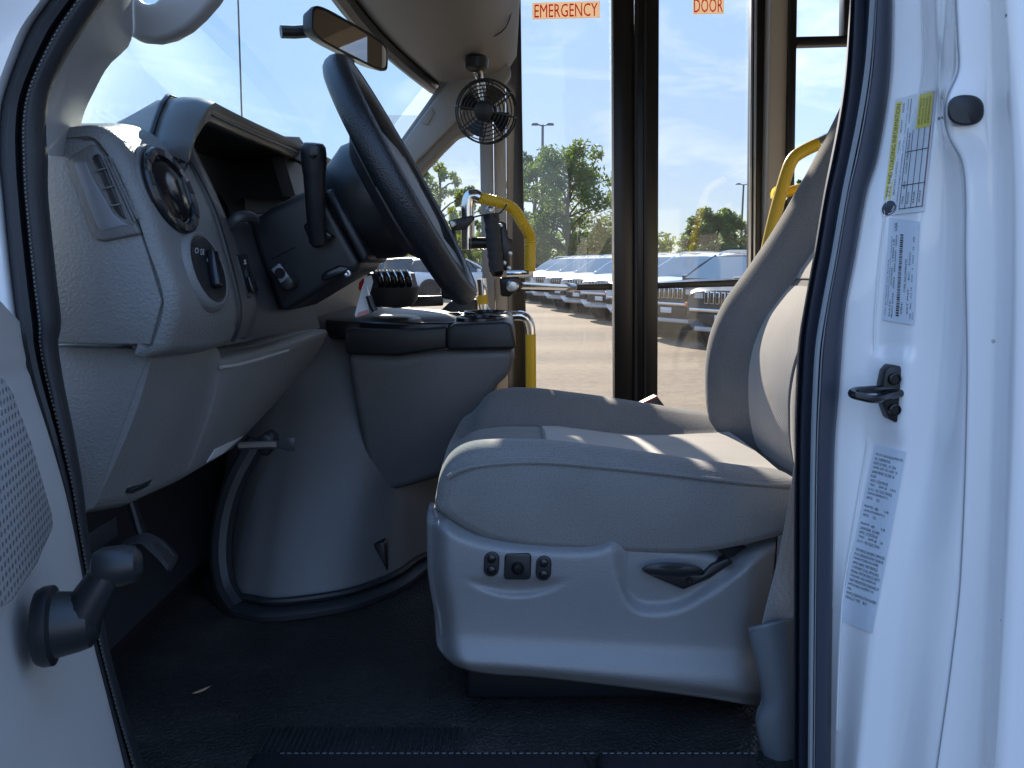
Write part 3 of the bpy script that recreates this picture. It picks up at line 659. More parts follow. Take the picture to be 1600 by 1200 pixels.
for px_, lo in ((1441, -60),):
    tube('seam_line', [P(ips(C[1], y) - 1, y, YJ(ips(C[1], y), y) - .001) for y in [-60 + 1200 * i / 100 for i in range(101)]], .0011, WHITE, jamb, seg=6)
# rear door opening seal
Ls = [(-60, 1363), (0, 1360), (100, 1352), (180, 1340), (290, 1318), (400, 1299), (480, 1284), (540, 1274), (600, 1270), (700, 1267), (900, 1265), (1270, 1262)]
rows = [[P(ips(Ls, y) + (ips(C[0], y) - ips(Ls, y)) * f_, y, .80 + d) for f_, d in ((0, .03), (.04, .0), (.10, -.006), (.18, -.004), (.22, .004), (.28, -.006), (.34, -.012), (.7, -.014), (.92, -.010), (1.03, .004))] for y in ys]
rows.insert(0, [Vector((p_.x - .06, p_.y, 2.55)) for p_ in rows[0]])
rs = slab('rear_door_seal', rows, (0, .05, 0), RUBB, bus, angle=50)
tube('seal_lip', [P(ips(Ls, y) + (ips(C[0], y) - ips(Ls, y)) * .10, y, .793) for y in ys], .0028, plastic('grey_seal_lip', (.25, .27, .28), .5, 900, .3, .0005), rs, seg=6)
tube('seal_lip', [P(ips(Ls, y) + (ips(C[0], y) - ips(Ls, y)) * .27, y, .7935) for y in ys], .0007, plastic('pale_seal_edge', (.5, .5, .52), .5, 0), rs, seg=6)
box('left_wall_lower', (.46, .86, ZF - .05), (5.5, .92, 1.62), BEIGE, bus)
box('left_wall_upper', (.46, .86, 2.42), (5.5, .92, 2.9), BEIGE, bus)
for x in (.46, 1.75, 3.0, 4.25): box('window_post', (x, .862, 1.62), (x + (.55 if x < .5 else .12), .918, 2.42), BEIGE, bus)
obj('left_window_pane', [(.6, .885, 1.62), (5.5, .885, 1.62), (5.5, .885, 2.42), (.6, .885, 2.42)], [(0, 1, 2, 3)], DG, bus, smooth=False)
# rubber plug
pc = P(1509, 172, YJ(1509, 172) - .002); nj = Vector((-.12, -1, 0)).normalized()
ring = []
for d, s in ((0.004, 1.0), (-.001, 1.0), (-.0035, .96), (-.0045, .86), (-.0045, .05)):
    ring.append([P(1509 + 29 * s * math.copysign(abs(cos(a)) ** .82, cos(a)), 172 - 24 * s * math.copysign(abs(sin(a)) ** .82, sin(a)), YJ(1509, 172) + d - .002) for a in [2 * pi * q / 32 for q in range(32)]])
plug = loft('rubber_plug', ring, BLK, bus)
# striker
sy = YJ(1400, 615) - .004
stp = prism('door_striker', [(1385, 580), (1393, 571), (1408, 572), (1413, 580), (1421, 608), (1423, 632), (1413, 662), (1405, 663), (1390, 655), (1381, 630), (1380, 603)], sy - .004, sy + .012, BLK, bus, bevel=.002)
for cy in (592, 640): lathe('bolt', P(1397, cy, sy - .005), (0, -1, 0), [(0, .0065), (.003, .0062), (.0035, .005), (.0015, .0045), (.0015, .0001)], BLKG, stp, seg=18)
tube('striker_loop', cr([P(1418, 612, sy), P(1392, 618, sy - .012), P(1368, 624, sy - .030), P(1345, 620, sy - .028), P(1332, 616, sy - .022), P(1336, 611, sy - .010), P(1360, 609, sy - .002), P(1400, 606, sy)], 4), .0042, BLKG, stp, seg=10)

# ---- stickers on the jamb
def sticker_fn(c, lift=.0012):
    """c: corner pixels (u0v0, u1v0, u1v1, u0v1)"""
    def fn(u, v, d=0):
        x = (c[0][0] * (1 - u) + c[1][0] * u) * (1 - v) + (c[3][0] * (1 - u) + c[2][0] * u) * v
        y = (c[0][1] * (1 - u) + c[1][1] * u) * (1 - v) + (c[3][1] * (1 - u) + c[2][1] * u) * v
        return P(x, y, YJ(x, y) - lift - d)
    return fn
# tyre placard: text runs upward; u along the text (bottom -> top), v from left edge... v=1 is text-up = left
s1 = sticker_fn([(1464 - 20, 330), (1464, 138), (1400, 155), (1378, 338)])
t1 = thing('tire_sticker', P(1420, 335, .75), 'tall tyre and loading information sticker with yellow banner, topmost on the white pillar', 'sticker')
quad_on('paper', s1, 0, 1, 0, 1, PAPER, t1, 24, 16)
quad_on('banner', lambda u, v: s1(u, v, .0004), .14, .97, .84, .99, YLAB, t1, 24, 4)
quad_on('warning_panel', lambda u, v: s1(u, v, .0004), .70, .985, .08, .42, YLAB, t1, 8, 8)
text_on('banner_text', 'TIRE AND LOADING INFORMATION', lambda u, v: s1(u, v, .0008), .16, .95, .865, .965, INK, t1, bold=0)
for k, (w, a, b_) in enumerate((('SEE OWNER\'S', .73, .95), ('MANUAL FOR', .73, .95), ('ADDITIONAL', .73, .95), ('INFORMATION', .73, .95))):
    text_on('panel_text', w, lambda u, v: s1(u, v, .0008), a, b_, .345 - k * .075, .385 - k * .075, INK, t1)
text_on('row_text', 'SEATING CAPACITY    TOTAL      FRONT      REAR', lambda u, v: s1(u, v, .0008), .17, .95, .765, .805, INK, t1)
text_on('row_text', 'The combined weight of occupants and cargo should never exceed', lambda u, v: s1(u, v, .0008), .03, .97, .66, .70, INK, t1)
text_on('row_text', 'TIRE      SIZE      COLD TIRE PRESSURE', lambda u, v: s1(u, v, .0008), .08, .68, .53, .57, INK, t1)
for k, w in enumerate(('FRONT', 'REAR', 'SPARE')): text_on('row_text', w, lambda u, v: s1(u, v, .0008), .08, .18, .41 - k * .14, .45 - k * .14, INK, t1)
for v_ in (.61, .48, .34, .20, .07): quad_on('rule', lambda u, v: s1(u, v, .0006), .04, .97 if v_ > .5 else .70, v_ - .006, v_ + .006, INK, t1, 12, 1)
for u_ in (.045, .24, .52): quad_on('rule', lambda u, v: s1(u, v, .0006), u_ - .003, u_ + .003, .07, .61, INK, t1, 1, 12)
quad_on('rule', lambda u, v: s1(u, v, .0006), .04, .985, .05, .062, plastic('red_rule', (.4, .1, .12), .5, 0), t1, 24, 1)
cc = (.07, .86)
def disc(name, fn, cu, cv, ru, rv, r0, mat, par, d):
    n = 28; v = [fn(cu + ru * cos(2 * pi * q / n), cv + rv * sin(2 * pi * q / n), d) for q in range(n)]; f = [tuple(range(n))]
    if r0: 
        v += [fn(cu + ru * r0 * cos(2 * pi * q / n), cv + rv * r0 * sin(2 * pi * q / n), d) for q in range(n)]; f = [(q, (q + 1) % n, (q + 1) % n + n, q + n) for q in range(n)]
    return obj(name, v, f, mat, par, smooth=False)
disc('tire_symbol', s1, .065, .86, .062, .165, 0, INK, t1, .0006)
disc('symbol_ring', s1, .058, .85, .048, .125, .84, WINK, t1, .0009)
disc('symbol_ring', s1, .064, .84, .030, .08, .8, WINK, t1, .0009)
disc('symbol_hub', s1, .066, .84, .011, .03, 0, WINK, t1, .0009)
# certification label with a bar code
s2 = sticker_fn([(1428, 508), (1436, 346), (1390, 340), (1379, 500)])
t2 = thing('certification_sticker', P(1405, 505, .75), 'pale bluish certification sticker with bar code above the door striker', 'sticker')
quad_on('paper', s2, 0, 1, 0, 1, CLEARP, t2, 20, 12)
vv, ff = [], []; u = .06; rb = random.Random(5)
while u < .86:
    w = rb.choice((.006, .009, .014)); k = len(vv); vv += [s2(u, .50, .0006), s2(u + w, .50, .0006), s2(u + w, .60, .0006), s2(u, .60, .0006)]; ff.append((k, k + 1, k + 2, k + 3)); u += w + rb.choice((.007, .01))
obj('bar_code', vv, ff, INK, t2, smooth=False)
for w, a, b_, v_, hh in (('MFD. BY MOTOR CO. IN U.S.A.', .05, .60, .92, .035), ('THIS VEHICLE CONFORMS TO ALL APPLICABLE', .15, .82, .86, .03), ('DATE:        GVWR:  14500 LB', .05, .80, .78, .05), ('FRONT GAWR:   5000LB     REAR GAWR:   9600LB', .04, .84, .70, .05),
                         ('VIN:', .08, .2, .40, .06), ('TYPE: INCOMPLETE', .3, .62, .33, .06), ('EXT PNT:    RC:   DSO:', .1, .7, .22, .05), ('WB    BRK    INT TR    TP/PS    R    AXLE    TR    SPR', .05, .85, .12, .04), ('UTC', .05, .12, .04, .04), ('USA', .88, .96, .72, .10)):
    text_on('label_text', w, lambda u, v: s2(u, v, .0006), a, b_, v_, v_ + hh, INK, t2)
# maker label
s3 = sticker_fn([(1309, 968), (1363, 990), (1416, 706), (1368, 694)])
t3 = thing('manufacturer_sticker', P(1340, 990, .75), 'clear lower sticker filled with small black text below the striker', 'sticker')
quad_on('film', s3, 0, 1, 0, 1, CLEARP, t3, 8, 24)
lines = ['MFG. BY: COACH & EQUIPMENT MFG', 'INC. CORPORATION', 'DATE OF MFG:   01  2016', 'GVWR  6577  KG 14,500  LB', 'GAWR FRONT  KG 5000  LB', 'E-350', 'WITH  LT225/75R16E', 'TIRES      RIMS @     TIRES', '16 X 6   PSI COLD SINGLE', 'GAWR INTERMEDIATE (1)', 'WITH       KG', '', '           RIMS @     LB', 'GAWR INTERMEDIATE (2)', 'WITH       KG', '', '           RIMS @     LB',
         'GAWR REAR   KG 9600', 'WITH  LT225/75R16E', 'TIRES      RIMS @     LB', '16 X 6   PSI COLD DUAL', '', 'THIS VEHICLE HAS BEEN COMPLETED', 'IN ACCORDANCE WITH THE PRIOR', 'MANUFACTURERS IVD, WHERE', 'APPLICABLE. THIS VEHICLE', 'CONFORMS TO ALL APPLICABLE', 'FEDERAL MOTOR VEHICLE SAFETY', 'STANDARDS, AND BUMPER AND', 'THEFT PREVENTION STANDARDS IF', 'APPLICABLE, IN EFFECT IN', 'VIN:', 'VEHICLE IDENTIFICATION NUMBER', 'VEHICLE TYPE:    BUS']
for k, w in enumerate(lines):
    if not w: continue
    v1 = .955 - k * .0245
    text_on('label_text', w, lambda u, v: s3(u, v, .0006), .07, .07 + min(.88, .031 * len(w)), v1 - .016, v1, INK, t3)

# ---- open driver door
dd = thing('driver_door', P(150, 1195, SY), 'open driver door with grey inner panel at the left edge', 'door')
DD = Vector((.34, -.94, 0)); nD = Vector((.94, .34, 0))
def door_pt(py, s, lift=0):
    h = P(ips(Lt, py), py, SY - .012)
    return h + DD * s + nD * lift
def dlift(py, s):
    a = 0.006 * sst(0, .03, s) - .010 * (sst(.06, .09, s) * (1 - sst(.16, .18, py / 6000)))
    z = .004 * math.exp(-((py - 566) / 5.) ** 2) * -1
    return a + z
rows = []
for i in range(60):
    py = 517 + (1280 - 517) * i / 59; r = []
    for j in range(26):
        s = .60 * (j / 25) ** 1.5
        p_ = door_pt(py, s, .008 * sst(0, .025, s) - .0025 * math.exp(-((py - 566) / 4.) ** 2))
        if i == 0: p_.z += s * .42
        r.append(p_)
    rows.append(r)
slab('inner_panel', rows, tuple(-nD * .07), plastic('door_panel_vinyl', (.48, .465, .45), .45, 900, .25, .0006), dd, angle=60)
# perforated speaker grille
rows = []
def perf():
    m, t, b = nodes('perforated_grille'); v = t.nodes.new('ShaderNodeTexVoronoi'); v.inputs['Scale'].default_value = 150; v.inputs['Randomness'].default_value = 0.0
    mpp = t.nodes.new('ShaderNodeMapping'); mpp.inputs['Scale'].default_value = (.0, 1.0, 1.0); t.links.new(objco(t), mpp.inputs[0]); t.links.new(mpp.outputs[0], v.inputs['Vector'])
    r = t.nodes.new('ShaderNodeValToRGB'); r.color_ramp.elements[0].position = .22; r.color_ramp.elements[0].color = (.14, .14, .145, 1); r.color_ramp.elements[1].position = .34; r.color_ramp.elements[1].color = (.34, .345, .35, 1)
    t.links.new(v.outputs['Distance'], r.inputs[0]); t.links.new(r.outputs[0], b.inputs['Base Color']); b.inputs['Roughness'].default_value = .5; add_bump(t, b, r.outputs[0], .6, .002); return m
gp = [(80, 600), (95, 690), (84, 800), (84, 825), (40, 930), (0, 960), (-60, 980), (-60, 560), (0, 575)]
def on_door(px, py, lift=0):
    # intersection of the pixel ray with the door plane
    o = door_pt(850, 0) + nD * (.008 + lift); d = ray(px, py); t_ = (o - CAM).dot(nD) / d.dot(nD); return CAM + d * t_
gpoly = [on_door(x, y, .012) for x, y in [(4, 585), (20, 610), (50, 690), (82, 800), (84, 825), (60, 880), (20, 940), (-40, 975), (-60, 600)]]
prism3('speaker_grille', gpoly, tuple(-nD * .012), perf(), dd, bevel=.002)
# window crank
wc = Vector(on_door(60, 980, .010))
ck = lathe('window_crank', wc, nD, [(0, .027), (.004, .029), (.010, .029), (.012, .024), (.026, .022), (.034, .020), (.039, .013), (.040, .001)], BLK, dd, seg=30)
tip = wc + nD * .044
a0 = wc + nD * .024
a1 = P(172, 872, (a0.y + .012))
tube('crank_arm', cr([a0 + Vector((0, 0, -.004)), a0.lerp(a1, .35) + nD * .002, a0.lerp(a1, .7) + nD * .003, a1], 5), [.021, .0205, .020, .0195, .019, .0185, .018, .0175, .017, .0165, .016, .0155, .015, .0145, .014, .0135], BLK, ck, seg=14, flat=.75)
kn = P(180, 885, a1.y)
lathe('crank_knob', kn - nD * .016, nD, [(0, .006), (.002, .012), (.008, .0152), (.022, .0155), (.030, .0135), (.034, .008), (.035, .001)], BLK, ck, seg=24)

# ================================================================== DASHBOARD
da = thing('dashboard', (-.5, 1.5, 1.2), 'grey dashboard with round vents, instrument hood and lower knee panel', 'dashboard')
A_ = [(66, 223), (120, 216), (145, 217), (162, 235), (179, 262), (209, 330), (228, 385), (254, 470), (236, 541)]
D_ = [(150, 197), (212, 203), (238, 210), (264, 226), (289, 249), (322, 308), (345, 370), (372, 482), (360, 533)]
A3 = cr([P(x, y, .80) for x, y in A_], 5); D3 = cr([P(x, y, .985) for x, y in D_], 5)
rows = []
for i, (a, d) in enumerate(zip(A3, D3)):
    tg = (A3[min(i + 1, len(A3) - 1)] - A3[max(i - 1, 0)]); n = Vector((-tg.z, 0, tg.x)).normalized()
    if n.x + n.z < 0: n = -n
    r = [a + Vector((0, .004, 0))]
    for dy, o in ((0, .0015), (.0015, .007), (.006, .0125), (.014, .0155), (.03, .0165)): r.append(a + Vector((0, dy, 0)) + n * o)
    s = r[-1]
    for k in range(1, 8):
        t_ = k / 7; q = s.lerp(d, t_); r.append(q + n * (.006 * sin(pi * t_)))
    r.append(d + n * -.012 + Vector((0, .003, 0)))
    rows.append(r)
pod = slab('end_pod', rows, lambda p_, i, j: Vector((-.02, 0, -.008)), GREY, da, angle=70)
tube('pod_gap_shade', [p_ + Vector((.0, .004, .0)) for p_ in D3], .0042, BLK, da, seg=8)  # black tube stands in for the shade inside the slot
prism('end_backing', [(60, 214), (128, 214), (128, 262), (60, 262)], .812, .825, GREY, da)
endp = prism('end_panel', [(76, 224), (110, 219), (144, 219), (160, 237), (177, 264), (207, 332), (226, 386), (252, 470), (234, 539), (90, 537), (60, 537), (60, 224)], .8, .83, GREY, da, bevel=.002)
ev = prism('side_vent', [(104, 250), (112, 241), (143, 224), (150, 228), (167, 252), (187, 300), (219, 366), (162, 377), (150, 375), (141, 362), (105, 262)], .7955, .806, GREY2, da, bevel=.003)
prism('vent_scoop', [(113, 258), (120, 249), (134, 251), (146, 280), (178, 334), (192, 346), (204, 352), (163, 362), (153, 358), (147, 346)], .7945, .80, plastic('vent_scoop_grey', (.15, .155, .165), .4, 1500, .1, .0004), ev, bevel=.004, seg=3)
prism('vent_slot', [(143, 247), (147, 241), (154, 240), (158, 246), (196, 343), (186, 338), (177, 328), (166, 300)], .7938, .80, BLK, ev, bevel=.0015)
for a, b_ in (((149, 267), (166, 263)), ((160, 295), (177, 291)), ((172, 322), (188, 319))):
    tube('vent_fin', [P(*a, .793), P(*b_, .793)], .0011, GREY2, ev, seg=6)
for k in range(3): tube('vent_rib', [P(160 + 5 * k, 246 - k, .7945), P(207 + 4 * k, 350 - 4 * k, .7945)], .0012, GREY2, ev, seg=6)
# round air register and light switch on the driver-facing side
def proj(p_):
    q = Vector(p_) - CAM; d = q.y * cP - q.z * sP; return 800 + F * q.x / d, 600 - F * (q.y * sP + q.z * cP) / d
def on_pod(px, py):
    best = None
    for i in range(len(rows) - 1):
        for j in range(5, len(rows[0]) - 2):
            c_ = (Vector(rows[i][j]) + Vector(rows[i + 1][j + 1])) / 2; a, b_ = proj(c_); e = (a - px) ** 2 + (b_ - py) ** 2
            if best is None or e < best[0]:
                n_ = (Vector(rows[i + 1][j]) - Vector(rows[i][j])).cross(Vector(rows[i][j + 1]) - Vector(rows[i][j])).normalized()
                best = (e, c_, n_ if n_.x > 0 else -n_)
    return best[1], best[2]
podrows = rows
rc, nf = on_pod(269, 298); rc = rc + nf * .001; lc, nf2 = on_pod(322, 419)
nf = (nf + Vector((.2, 0, 0))).normalized()
rg = lathe('round_vent', rc - nf * .012, nf, [(0, .054), (.008, .055), (.0105, .053), (.0105, .049), (.008, .047), (.006, .045)], GREY2, da, seg=48)
rb_ = lathe('vent_bezel', rc - nf * .010, nf, [(0, .0495), (.0125, .050), (.015, .048), (.0145, .040), (.010, .038)], BLKG, rg, seg=48)
lathe('vent_ball', rc - nf * .012, nf, [(0, .039), (.011, .0375), (.017, .031), (.020, .019), (.0205, .001)], BLKG, rg, seg=40)
nx_ = nf.cross(Vector((0, 0, 1))).normalized(); nu_ = nx_.cross(nf).normalized()
TABM = plastic('vent_tab_black', (.016, .016, .018), .5, 0)
for q in range(9):
    a = 2 * pi * q / 9 + .2; d = nx_ * cos(a) + nu_ * sin(a); c = rc + d * .0435 + nf * .0036; e = nx_ * -sin(a) + nu_ * cos(a)
    prism3('bezel_tab', [c - d * .005 - e * .006, c - d * .005 + e * .006, c + d * .004 + e * .008, c + d * .004 - e * .009], tuple(nf * .0022), TABM, rg, bevel=.001)
c = rc + nf * .010; prism3('vent_vane', [c - nx_ * .012 - nu_ * .018, c - nx_ * .009 - nu_ * .018, c - nx_ * .013 + nu_ * .014, c - nx_ * .016 + nu_ * .014], tuple(nf * .004), GREYD, rg, bevel=.001)
lk = lathe('light_switch', lc - nf2 * .012, nf2, [(0, .052), (.010, .050), (.015, .046), (.0165, .043), (.0155, .0405)], GREY, da, seg=40)
lathe('switch_face', lc - nf2 * .004, nf2, [(0, .0405), (.0085, .0400), (.0095, .036), (.0095, .001)], BLK, lk, seg=36)
nx2 = nf2.cross(Vector((0, 0, 1))).normalized(); nu2 = nx2.cross(nf2).normalized(); c = lc + nf2 * .0045
kd = (nx2 * -.35 + nu2 * .94).normalized(); ke = kd.cross(nf2)
prism3('switch_handle', [c - kd * .026 - ke * .006, c - kd * .026 + ke * .006, c + kd * .022 + ke * .007, c + kd * .022 - ke * .007], tuple(nf2 * .012), BLKG, lk, bevel=.004, seg=3)
def on_face(px, py, c, n): d = ray(px, py); return CAM + d * ((c - CAM).dot(n) / d.dot(n))
cf = lc + nf2 * .0062
for k, (x, y, w) in enumerate(((307, 392, 'O'), (316, 394, 'DE'), (326, 404, 'D'), (330, 417, 'E'))):
    text_on('switch_mark', w, lambda u, v, x=x, y=y: on_face(x - 2.5 + 6 * u, y + 4 - 9 * v, cf, nf2), 0, 1, 0, 1, WINK, lk)
# hood and dash top
rows = []
def dz(X, Y):
    b0 = 1.672 + .088 * sst(.90, 1.0, Y - .6 * max(0, -.42 - X)) + .012 * sst(1.0, 1.6, Y) - .03 * sst(1.72, 1.86, Y)
    return b0 - .24 * max(0, -.46 - X)
for i in range(44):
    Y = .925 + (2.42 - .925) * (i / 43) ** 1.25
    lip = .0 if Y < .97 else .006
    zl = dz(-.40, Y); bow = .34 * sin(pi * max(0, min(1, (Y - .78) / 1.67)))
    r = [(-.405, Y, zl - .021), (-.398 + lip, Y, zl - .021), (-.391 + lip, Y, zl - .016), (-.390 + lip, Y, zl - .006), (-.402, Y, zl)]
    for X in (-.424, -.446, -.449, -.47, -.50, -.55): r.append((X, Y, dz(X, Y) + .006 * sst(-.40, -.5, X)))
    r += [(-.60, Y, dz(-.6, Y) - .01), (-.60 - bow * .6, Y, dz(-.6, Y) - .07), (-.63 - bow, Y, dz(-.6, Y) - .16)]
    rows.append(r)
slab('instrument_hood', [r[:7] for r in rows], (-.004, 0, -.010), SILV, da, angle=70)
slab('dash_top', [r[7:] for r in rows], (-.002, 0, -.010), GREY, da, angle=70)
Yh = [1.0 + .40 * i / 12 for i in range(13)]
slab('hood_liner', [[(X, Y, dz(-.40, Y) - .0225 - k) for Y in Yh] for X, k in ((-.386, 0), (-.40, .004), (-.45, .012), (-.505, .02))], (0, 0, .001), BLKM, da)
slab('cluster_side_liner', [[P(x, y, Y) + Vector((-.012 - k, .004, 0)) for k in (0, .05, .12)] for x, y, Y in ((424, 204, 1.362), (440, 232, 1.372), (447, 258, 1.382), (463, 310, 1.387))], (0, .002, 0), BLKM, da)

tube('hood_groove', [(-.4475, Y, dz(-.4475, Y) + .0035) for Y in [.93 + .02 * i for i in range(22)]], .0042, BLK, da, seg=8)
# silver bezel round the instrument opening
out = [(250, 216), (266, 227), (291, 249), (324, 308), (347, 370), (374, 482), (362, 533)]
inn = [(318, 186), (301, 206), (296, 224), (319, 274), (352, 350), (398, 462), (392, 522)]
o3 = cr([P(x, y, .988) for x, y in out], 4); i3 = cr([P(x, y, 1.03) for x, y in inn], 4)
rows = [[a + Vector((-.015, .002, 0)), a, a.lerp(b_, .3) + Vector((.006, 0, .002)), a.lerp(b_, .7) + Vector((.007, 0, .002)), b_ + Vector((.002, 0, 0)), b_ + Vector((-.012, .005, -.002))] for a, b_ in zip(o3, i3)]
slab('cluster_bezel', rows, (-.008, .002, 0), SILV, da, angle=55)
slab('cluster_side_liner', [[b_ + Vector((-.012 - k, .006 + .2 * k, 0)) for k in (0, .05, .12)] for b_ in i3[2:]], (0, .002, 0), BLKM, da)
# right side of the opening and the face below it
rt = [(428, 214, 1.36), (440, 232, 1.37), (447, 258, 1.38), (461, 304, 1.385)]
rows = [[P(x, y, Y) + Vector((-.012, 0, 0)), P(x, y, Y), P(x + 14, y - 1, Y + .05) + Vector((.003, 0, 0)), P(x + 40, y, Y + .16)] for x, y, Y in rt]
slab('bezel_right_side', rows, (-.01, .0, -.004), SILV, da, angle=60)
cb = P(400, 300, 1.2)
slab('instrument_cluster', [[(-.50, y, z) for y in (1.035, 1.2, 1.42)] for z in (1.48, 1.6, 1.725)], (-.02, 0, 0), BLKM, da, smooth=False)
for y_, r_ in ((1.11, .045), (1.28, .045), (1.20, .025)): lathe('gauge', (-.499, y_, 1.62), (1, 0, .1), [(0, r_), (.006, r_), (.008, r_ * .93), (.004, r_ * .9), (.004, .001)], BLKG, da, seg=30)
slab('cluster_shelf', [[(X, y, z) for y in (.99, 1.2, 1.42)] for X, z in ((-.50, 1.53), (-.42, 1.52), (-.385, 1.50))], (0, 0, -.01), BLK, da, smooth=False)
# lower face of dash beside the column with rocker switch
lowf = [(352, 352), (395, 336), (440, 420), (445, 490), (430, 522), (388, 530), (396, 465)]
slab('switch_fascia', [[P(352, 352, 1.015), P(395, 336, 1.12), P(450, 330, 1.25)], [P(376, 420, 1.012), P(412, 405, 1.12), P(470, 400, 1.25)], [P(394, 480, 1.01), P(436, 478, 1.12), P(490, 470, 1.25)], [P(384, 530, 1.008), P(440, 522, 1.12), P(500, 512, 1.25)]], (-.02, .004, 0), GREYD, da)
rk = prism3('rocker_switch', [P(370, 398, 1.0), P(386, 396, 1.035), P(404, 462, 1.035), P(389, 467, 1.0)], (-.012, .004, 0), BLK, da, bevel=.002)
prism3('rocker_key', [P(384, 432, 1.003), P(391, 431, 1.02), P(399, 455, 1.02), P(391, 458, 1.003)], (.005, 0, 0), BLKG, rk, bevel=.002)
text_on('rocker_mark', 'S', lambda u, v: P(381 + 4 * u, 413 - 7 * v, 1.004), 0, 1, 0, 1, WINK, rk)
# chromed knob of the wiper column recess
tube('vent_knob', cr([P(360, 352, 1.03), P(372, 340, 1.03), P(388, 338, 1.05), P(398, 345, 1.07)], 3), .008, GREYD, da)
# passenger half of the dash
loft('passenger_dash', [[(-.80, y, 1.40), (-.46, y, 1.38), (-.42, y, 1.45), (-.425, y, 1.55), (-.41, y, 1.66), (-.43, y, 1.70), (-.8, y, 1.70)] for y in (1.43, 1.7, 2.0, 2.3, 2.42)], GREY, da)
dm = prism('dash_display', [(449, 228), (455, 226), (478, 236), (484, 256), (478, 262), (452, 247)], 1.40, 1.43, GREYD, da, bevel=.004)
prism('display_screen', [(453, 231), (473, 238), (477, 255), (455, 245)], 1.397, 1.40, plastic('lcd_grey', (.28, .28, .27), .3, 0), dm, smooth=False)
# knee panel below
tp = [(238, 545, .825), (290, 547, .90), (343, 545, 1.0), (346, 562, 1.004), (430, 544, 1.18), (512, 517, 1.40)]
bt = [(145, 797, .825), (205, 787, .88), (285, 750, 1.0), (291, 746, 1.005), (362, 704, 1.16), (455, 604, 1.40)]
rows = []
for (a, b_, Ya), (c_, d_, Yb) in zip(tp, bt):
    p0 = P(a, b_, Ya); p1 = P(c_, d_, Yb); rows.append([p0 + Vector((-.03, 0, .006)), p0 + Vector((-.004, 0, .002))] + [p0.lerp(p1, t_) + Vector((.008 * sin(pi * t_ ** .8), 0, 0)) for t_ in (.03, .12, .25, .4, .55, .7, .82, .92, .98)] + [p1 + Vector((-.012, 0, -.004)), p1 + Vector((-.05, 0, .0))])
rr = []
for i in range(len(rows) - 1):
    for k in range(4): rr.append([Vector(a).lerp(Vector(b_), k / 4) for a, b_ in zip(rows[i], rows[i + 1])])
rr.append(rows[-1])
kp = slab('knee_panel', rr, (-.02, .0, .004), GREY, da, angle=55)
prism('knee_panel_side', [(60, 541), (107, 541), (236, 546), (216, 598), (146, 796), (138, 797), (60, 797)], .824, .86, GREY, da, bevel=.002)
tube('pull_slot_highlight', [P(345, 574, .998), P(372, 570, 1.055), P(405, 561, 1.125), P(450, 547, 1.22)], .0028, PALE, kp, seg=8)  # pale strip paints the highlight along the pull slot
# access cover and small bar-coded sticker
prism3('access_cover', [P(192, 712, .855), P(268, 692, .965), P(262, 738, .965), P(243, 745, .935), P(208, 764, .87), P(200, 764, .862)], (-.016, .004, 0), GREY, kp, bevel=.003)
prism3('cover_slot', [P(210, 763, .862), P(247, 744, .925), P(241, 756, .925), P(208, 771, .862)], (-.01, 0, 0), BLK, kp, bevel=.001)
stk = prism3('part_sticker', [P(324, 722, 1.062), P(349, 708, 1.118), P(380, 682, 1.18), P(362, 690, 1.13), P(337, 702, 1.072)], (-.014, .0, 0), PAPER, kp, smooth=False)
# centre air register pod
cp = P(612, 452, 1.62)
cr_ = lathe('centre_vent', cp - Vector((0, 0, .04)), (0, 0, 1), [(0, .02), (.004, .045), (.02, .056), (.045, .060), (.05, .056), (.075, .050), (.08, .03), (.081, .001)], GREYD, da, seg=36)
for k in range(5):
    x = 590 + k * 11; tube('vent_blade', cr([P(x - 3, 424, 1.565), P(x + 3, 434, 1.545), P(x + 6, 447, 1.552)], 3), .007, BLKG, cr_, seg=8, flat=.7)
    tube('blade_edge', cr([P(x + 2, 422, 1.561), P(x + 8, 433, 1.541), P(x + 10, 446, 1.548)], 3), .0014, CHR, cr_, seg=6)
# parking brake release
pb = thing('brake_release', P(405, 700, 1.16), 'grey T-handle brake release in a black bracket under the knee panel', 'handle')
prism('bracket', [(398, 686), (412, 677), (424, 684), (427, 700), (418, 714), (406, 712), (398, 700)], 1.15, 1.19, BLK, pb, bevel=.004)
tube('release_arm', [P(375, 697, 1.15), P(415, 695, 1.145), P(440, 695, 1.143)], .0065, STEEL, pb)
loft('release_handle', [[P(x, 694 + h * s, 1.135 + d) for s, d in ((-1, 0), (1, 0), (1, .025), (-1, .025))] for x, h in ((432, 6), (440, 7), (448, 10), (460, 11), (461, 8))], GREYD, pb, bevel=.003)

# ================================================================== STEERING
uW = Vector((-.475, 0, .88)).normalized(); nW = Vector((uW.z, 0, -uW.x)); yW = Vector((0, 1, 0)); cW = P(633, 289, 1.18)
sw = thing('steering_wheel', cW, 'black leather wrapped steering wheel tilted towards the dash', 'steering wheel')
RW = .191
def rimpt(a, r=RW): return cW + uW * (r * cos(a)) + yW * (r * sin(a))
rings = []
for i in range(72):
    a = 2 * pi * i / 72; rad = (uW * cos(a) + yW * sin(a)); k = 1 + .05 * sin(a * 9) * (abs(sin(a)) > .2)
    rings.append([rimpt(a) + rad * (.0165 * k * cos(t_)) + nW * (.0195 * sin(t_)) for t_ in [2 * pi * q / 14 for q in range(14)]])
rings.append(rings[0]); loft('rim', rings, LEA, sw, caps=False)
tube('rim_seam', [rimpt(2 * pi * i / 72) + nW * .0196 for i in range(73)], .0011, plastic('seam_thread', (.10, .10, .11), .5, 0), sw, seg=6)
hub = lathe('hub_back', cW + nW * -.105, nW, [(-.012, .055), (-.008, .072), (.02, .082), (.05, .095), (.075, .092)], BLK, sw, seg=36)
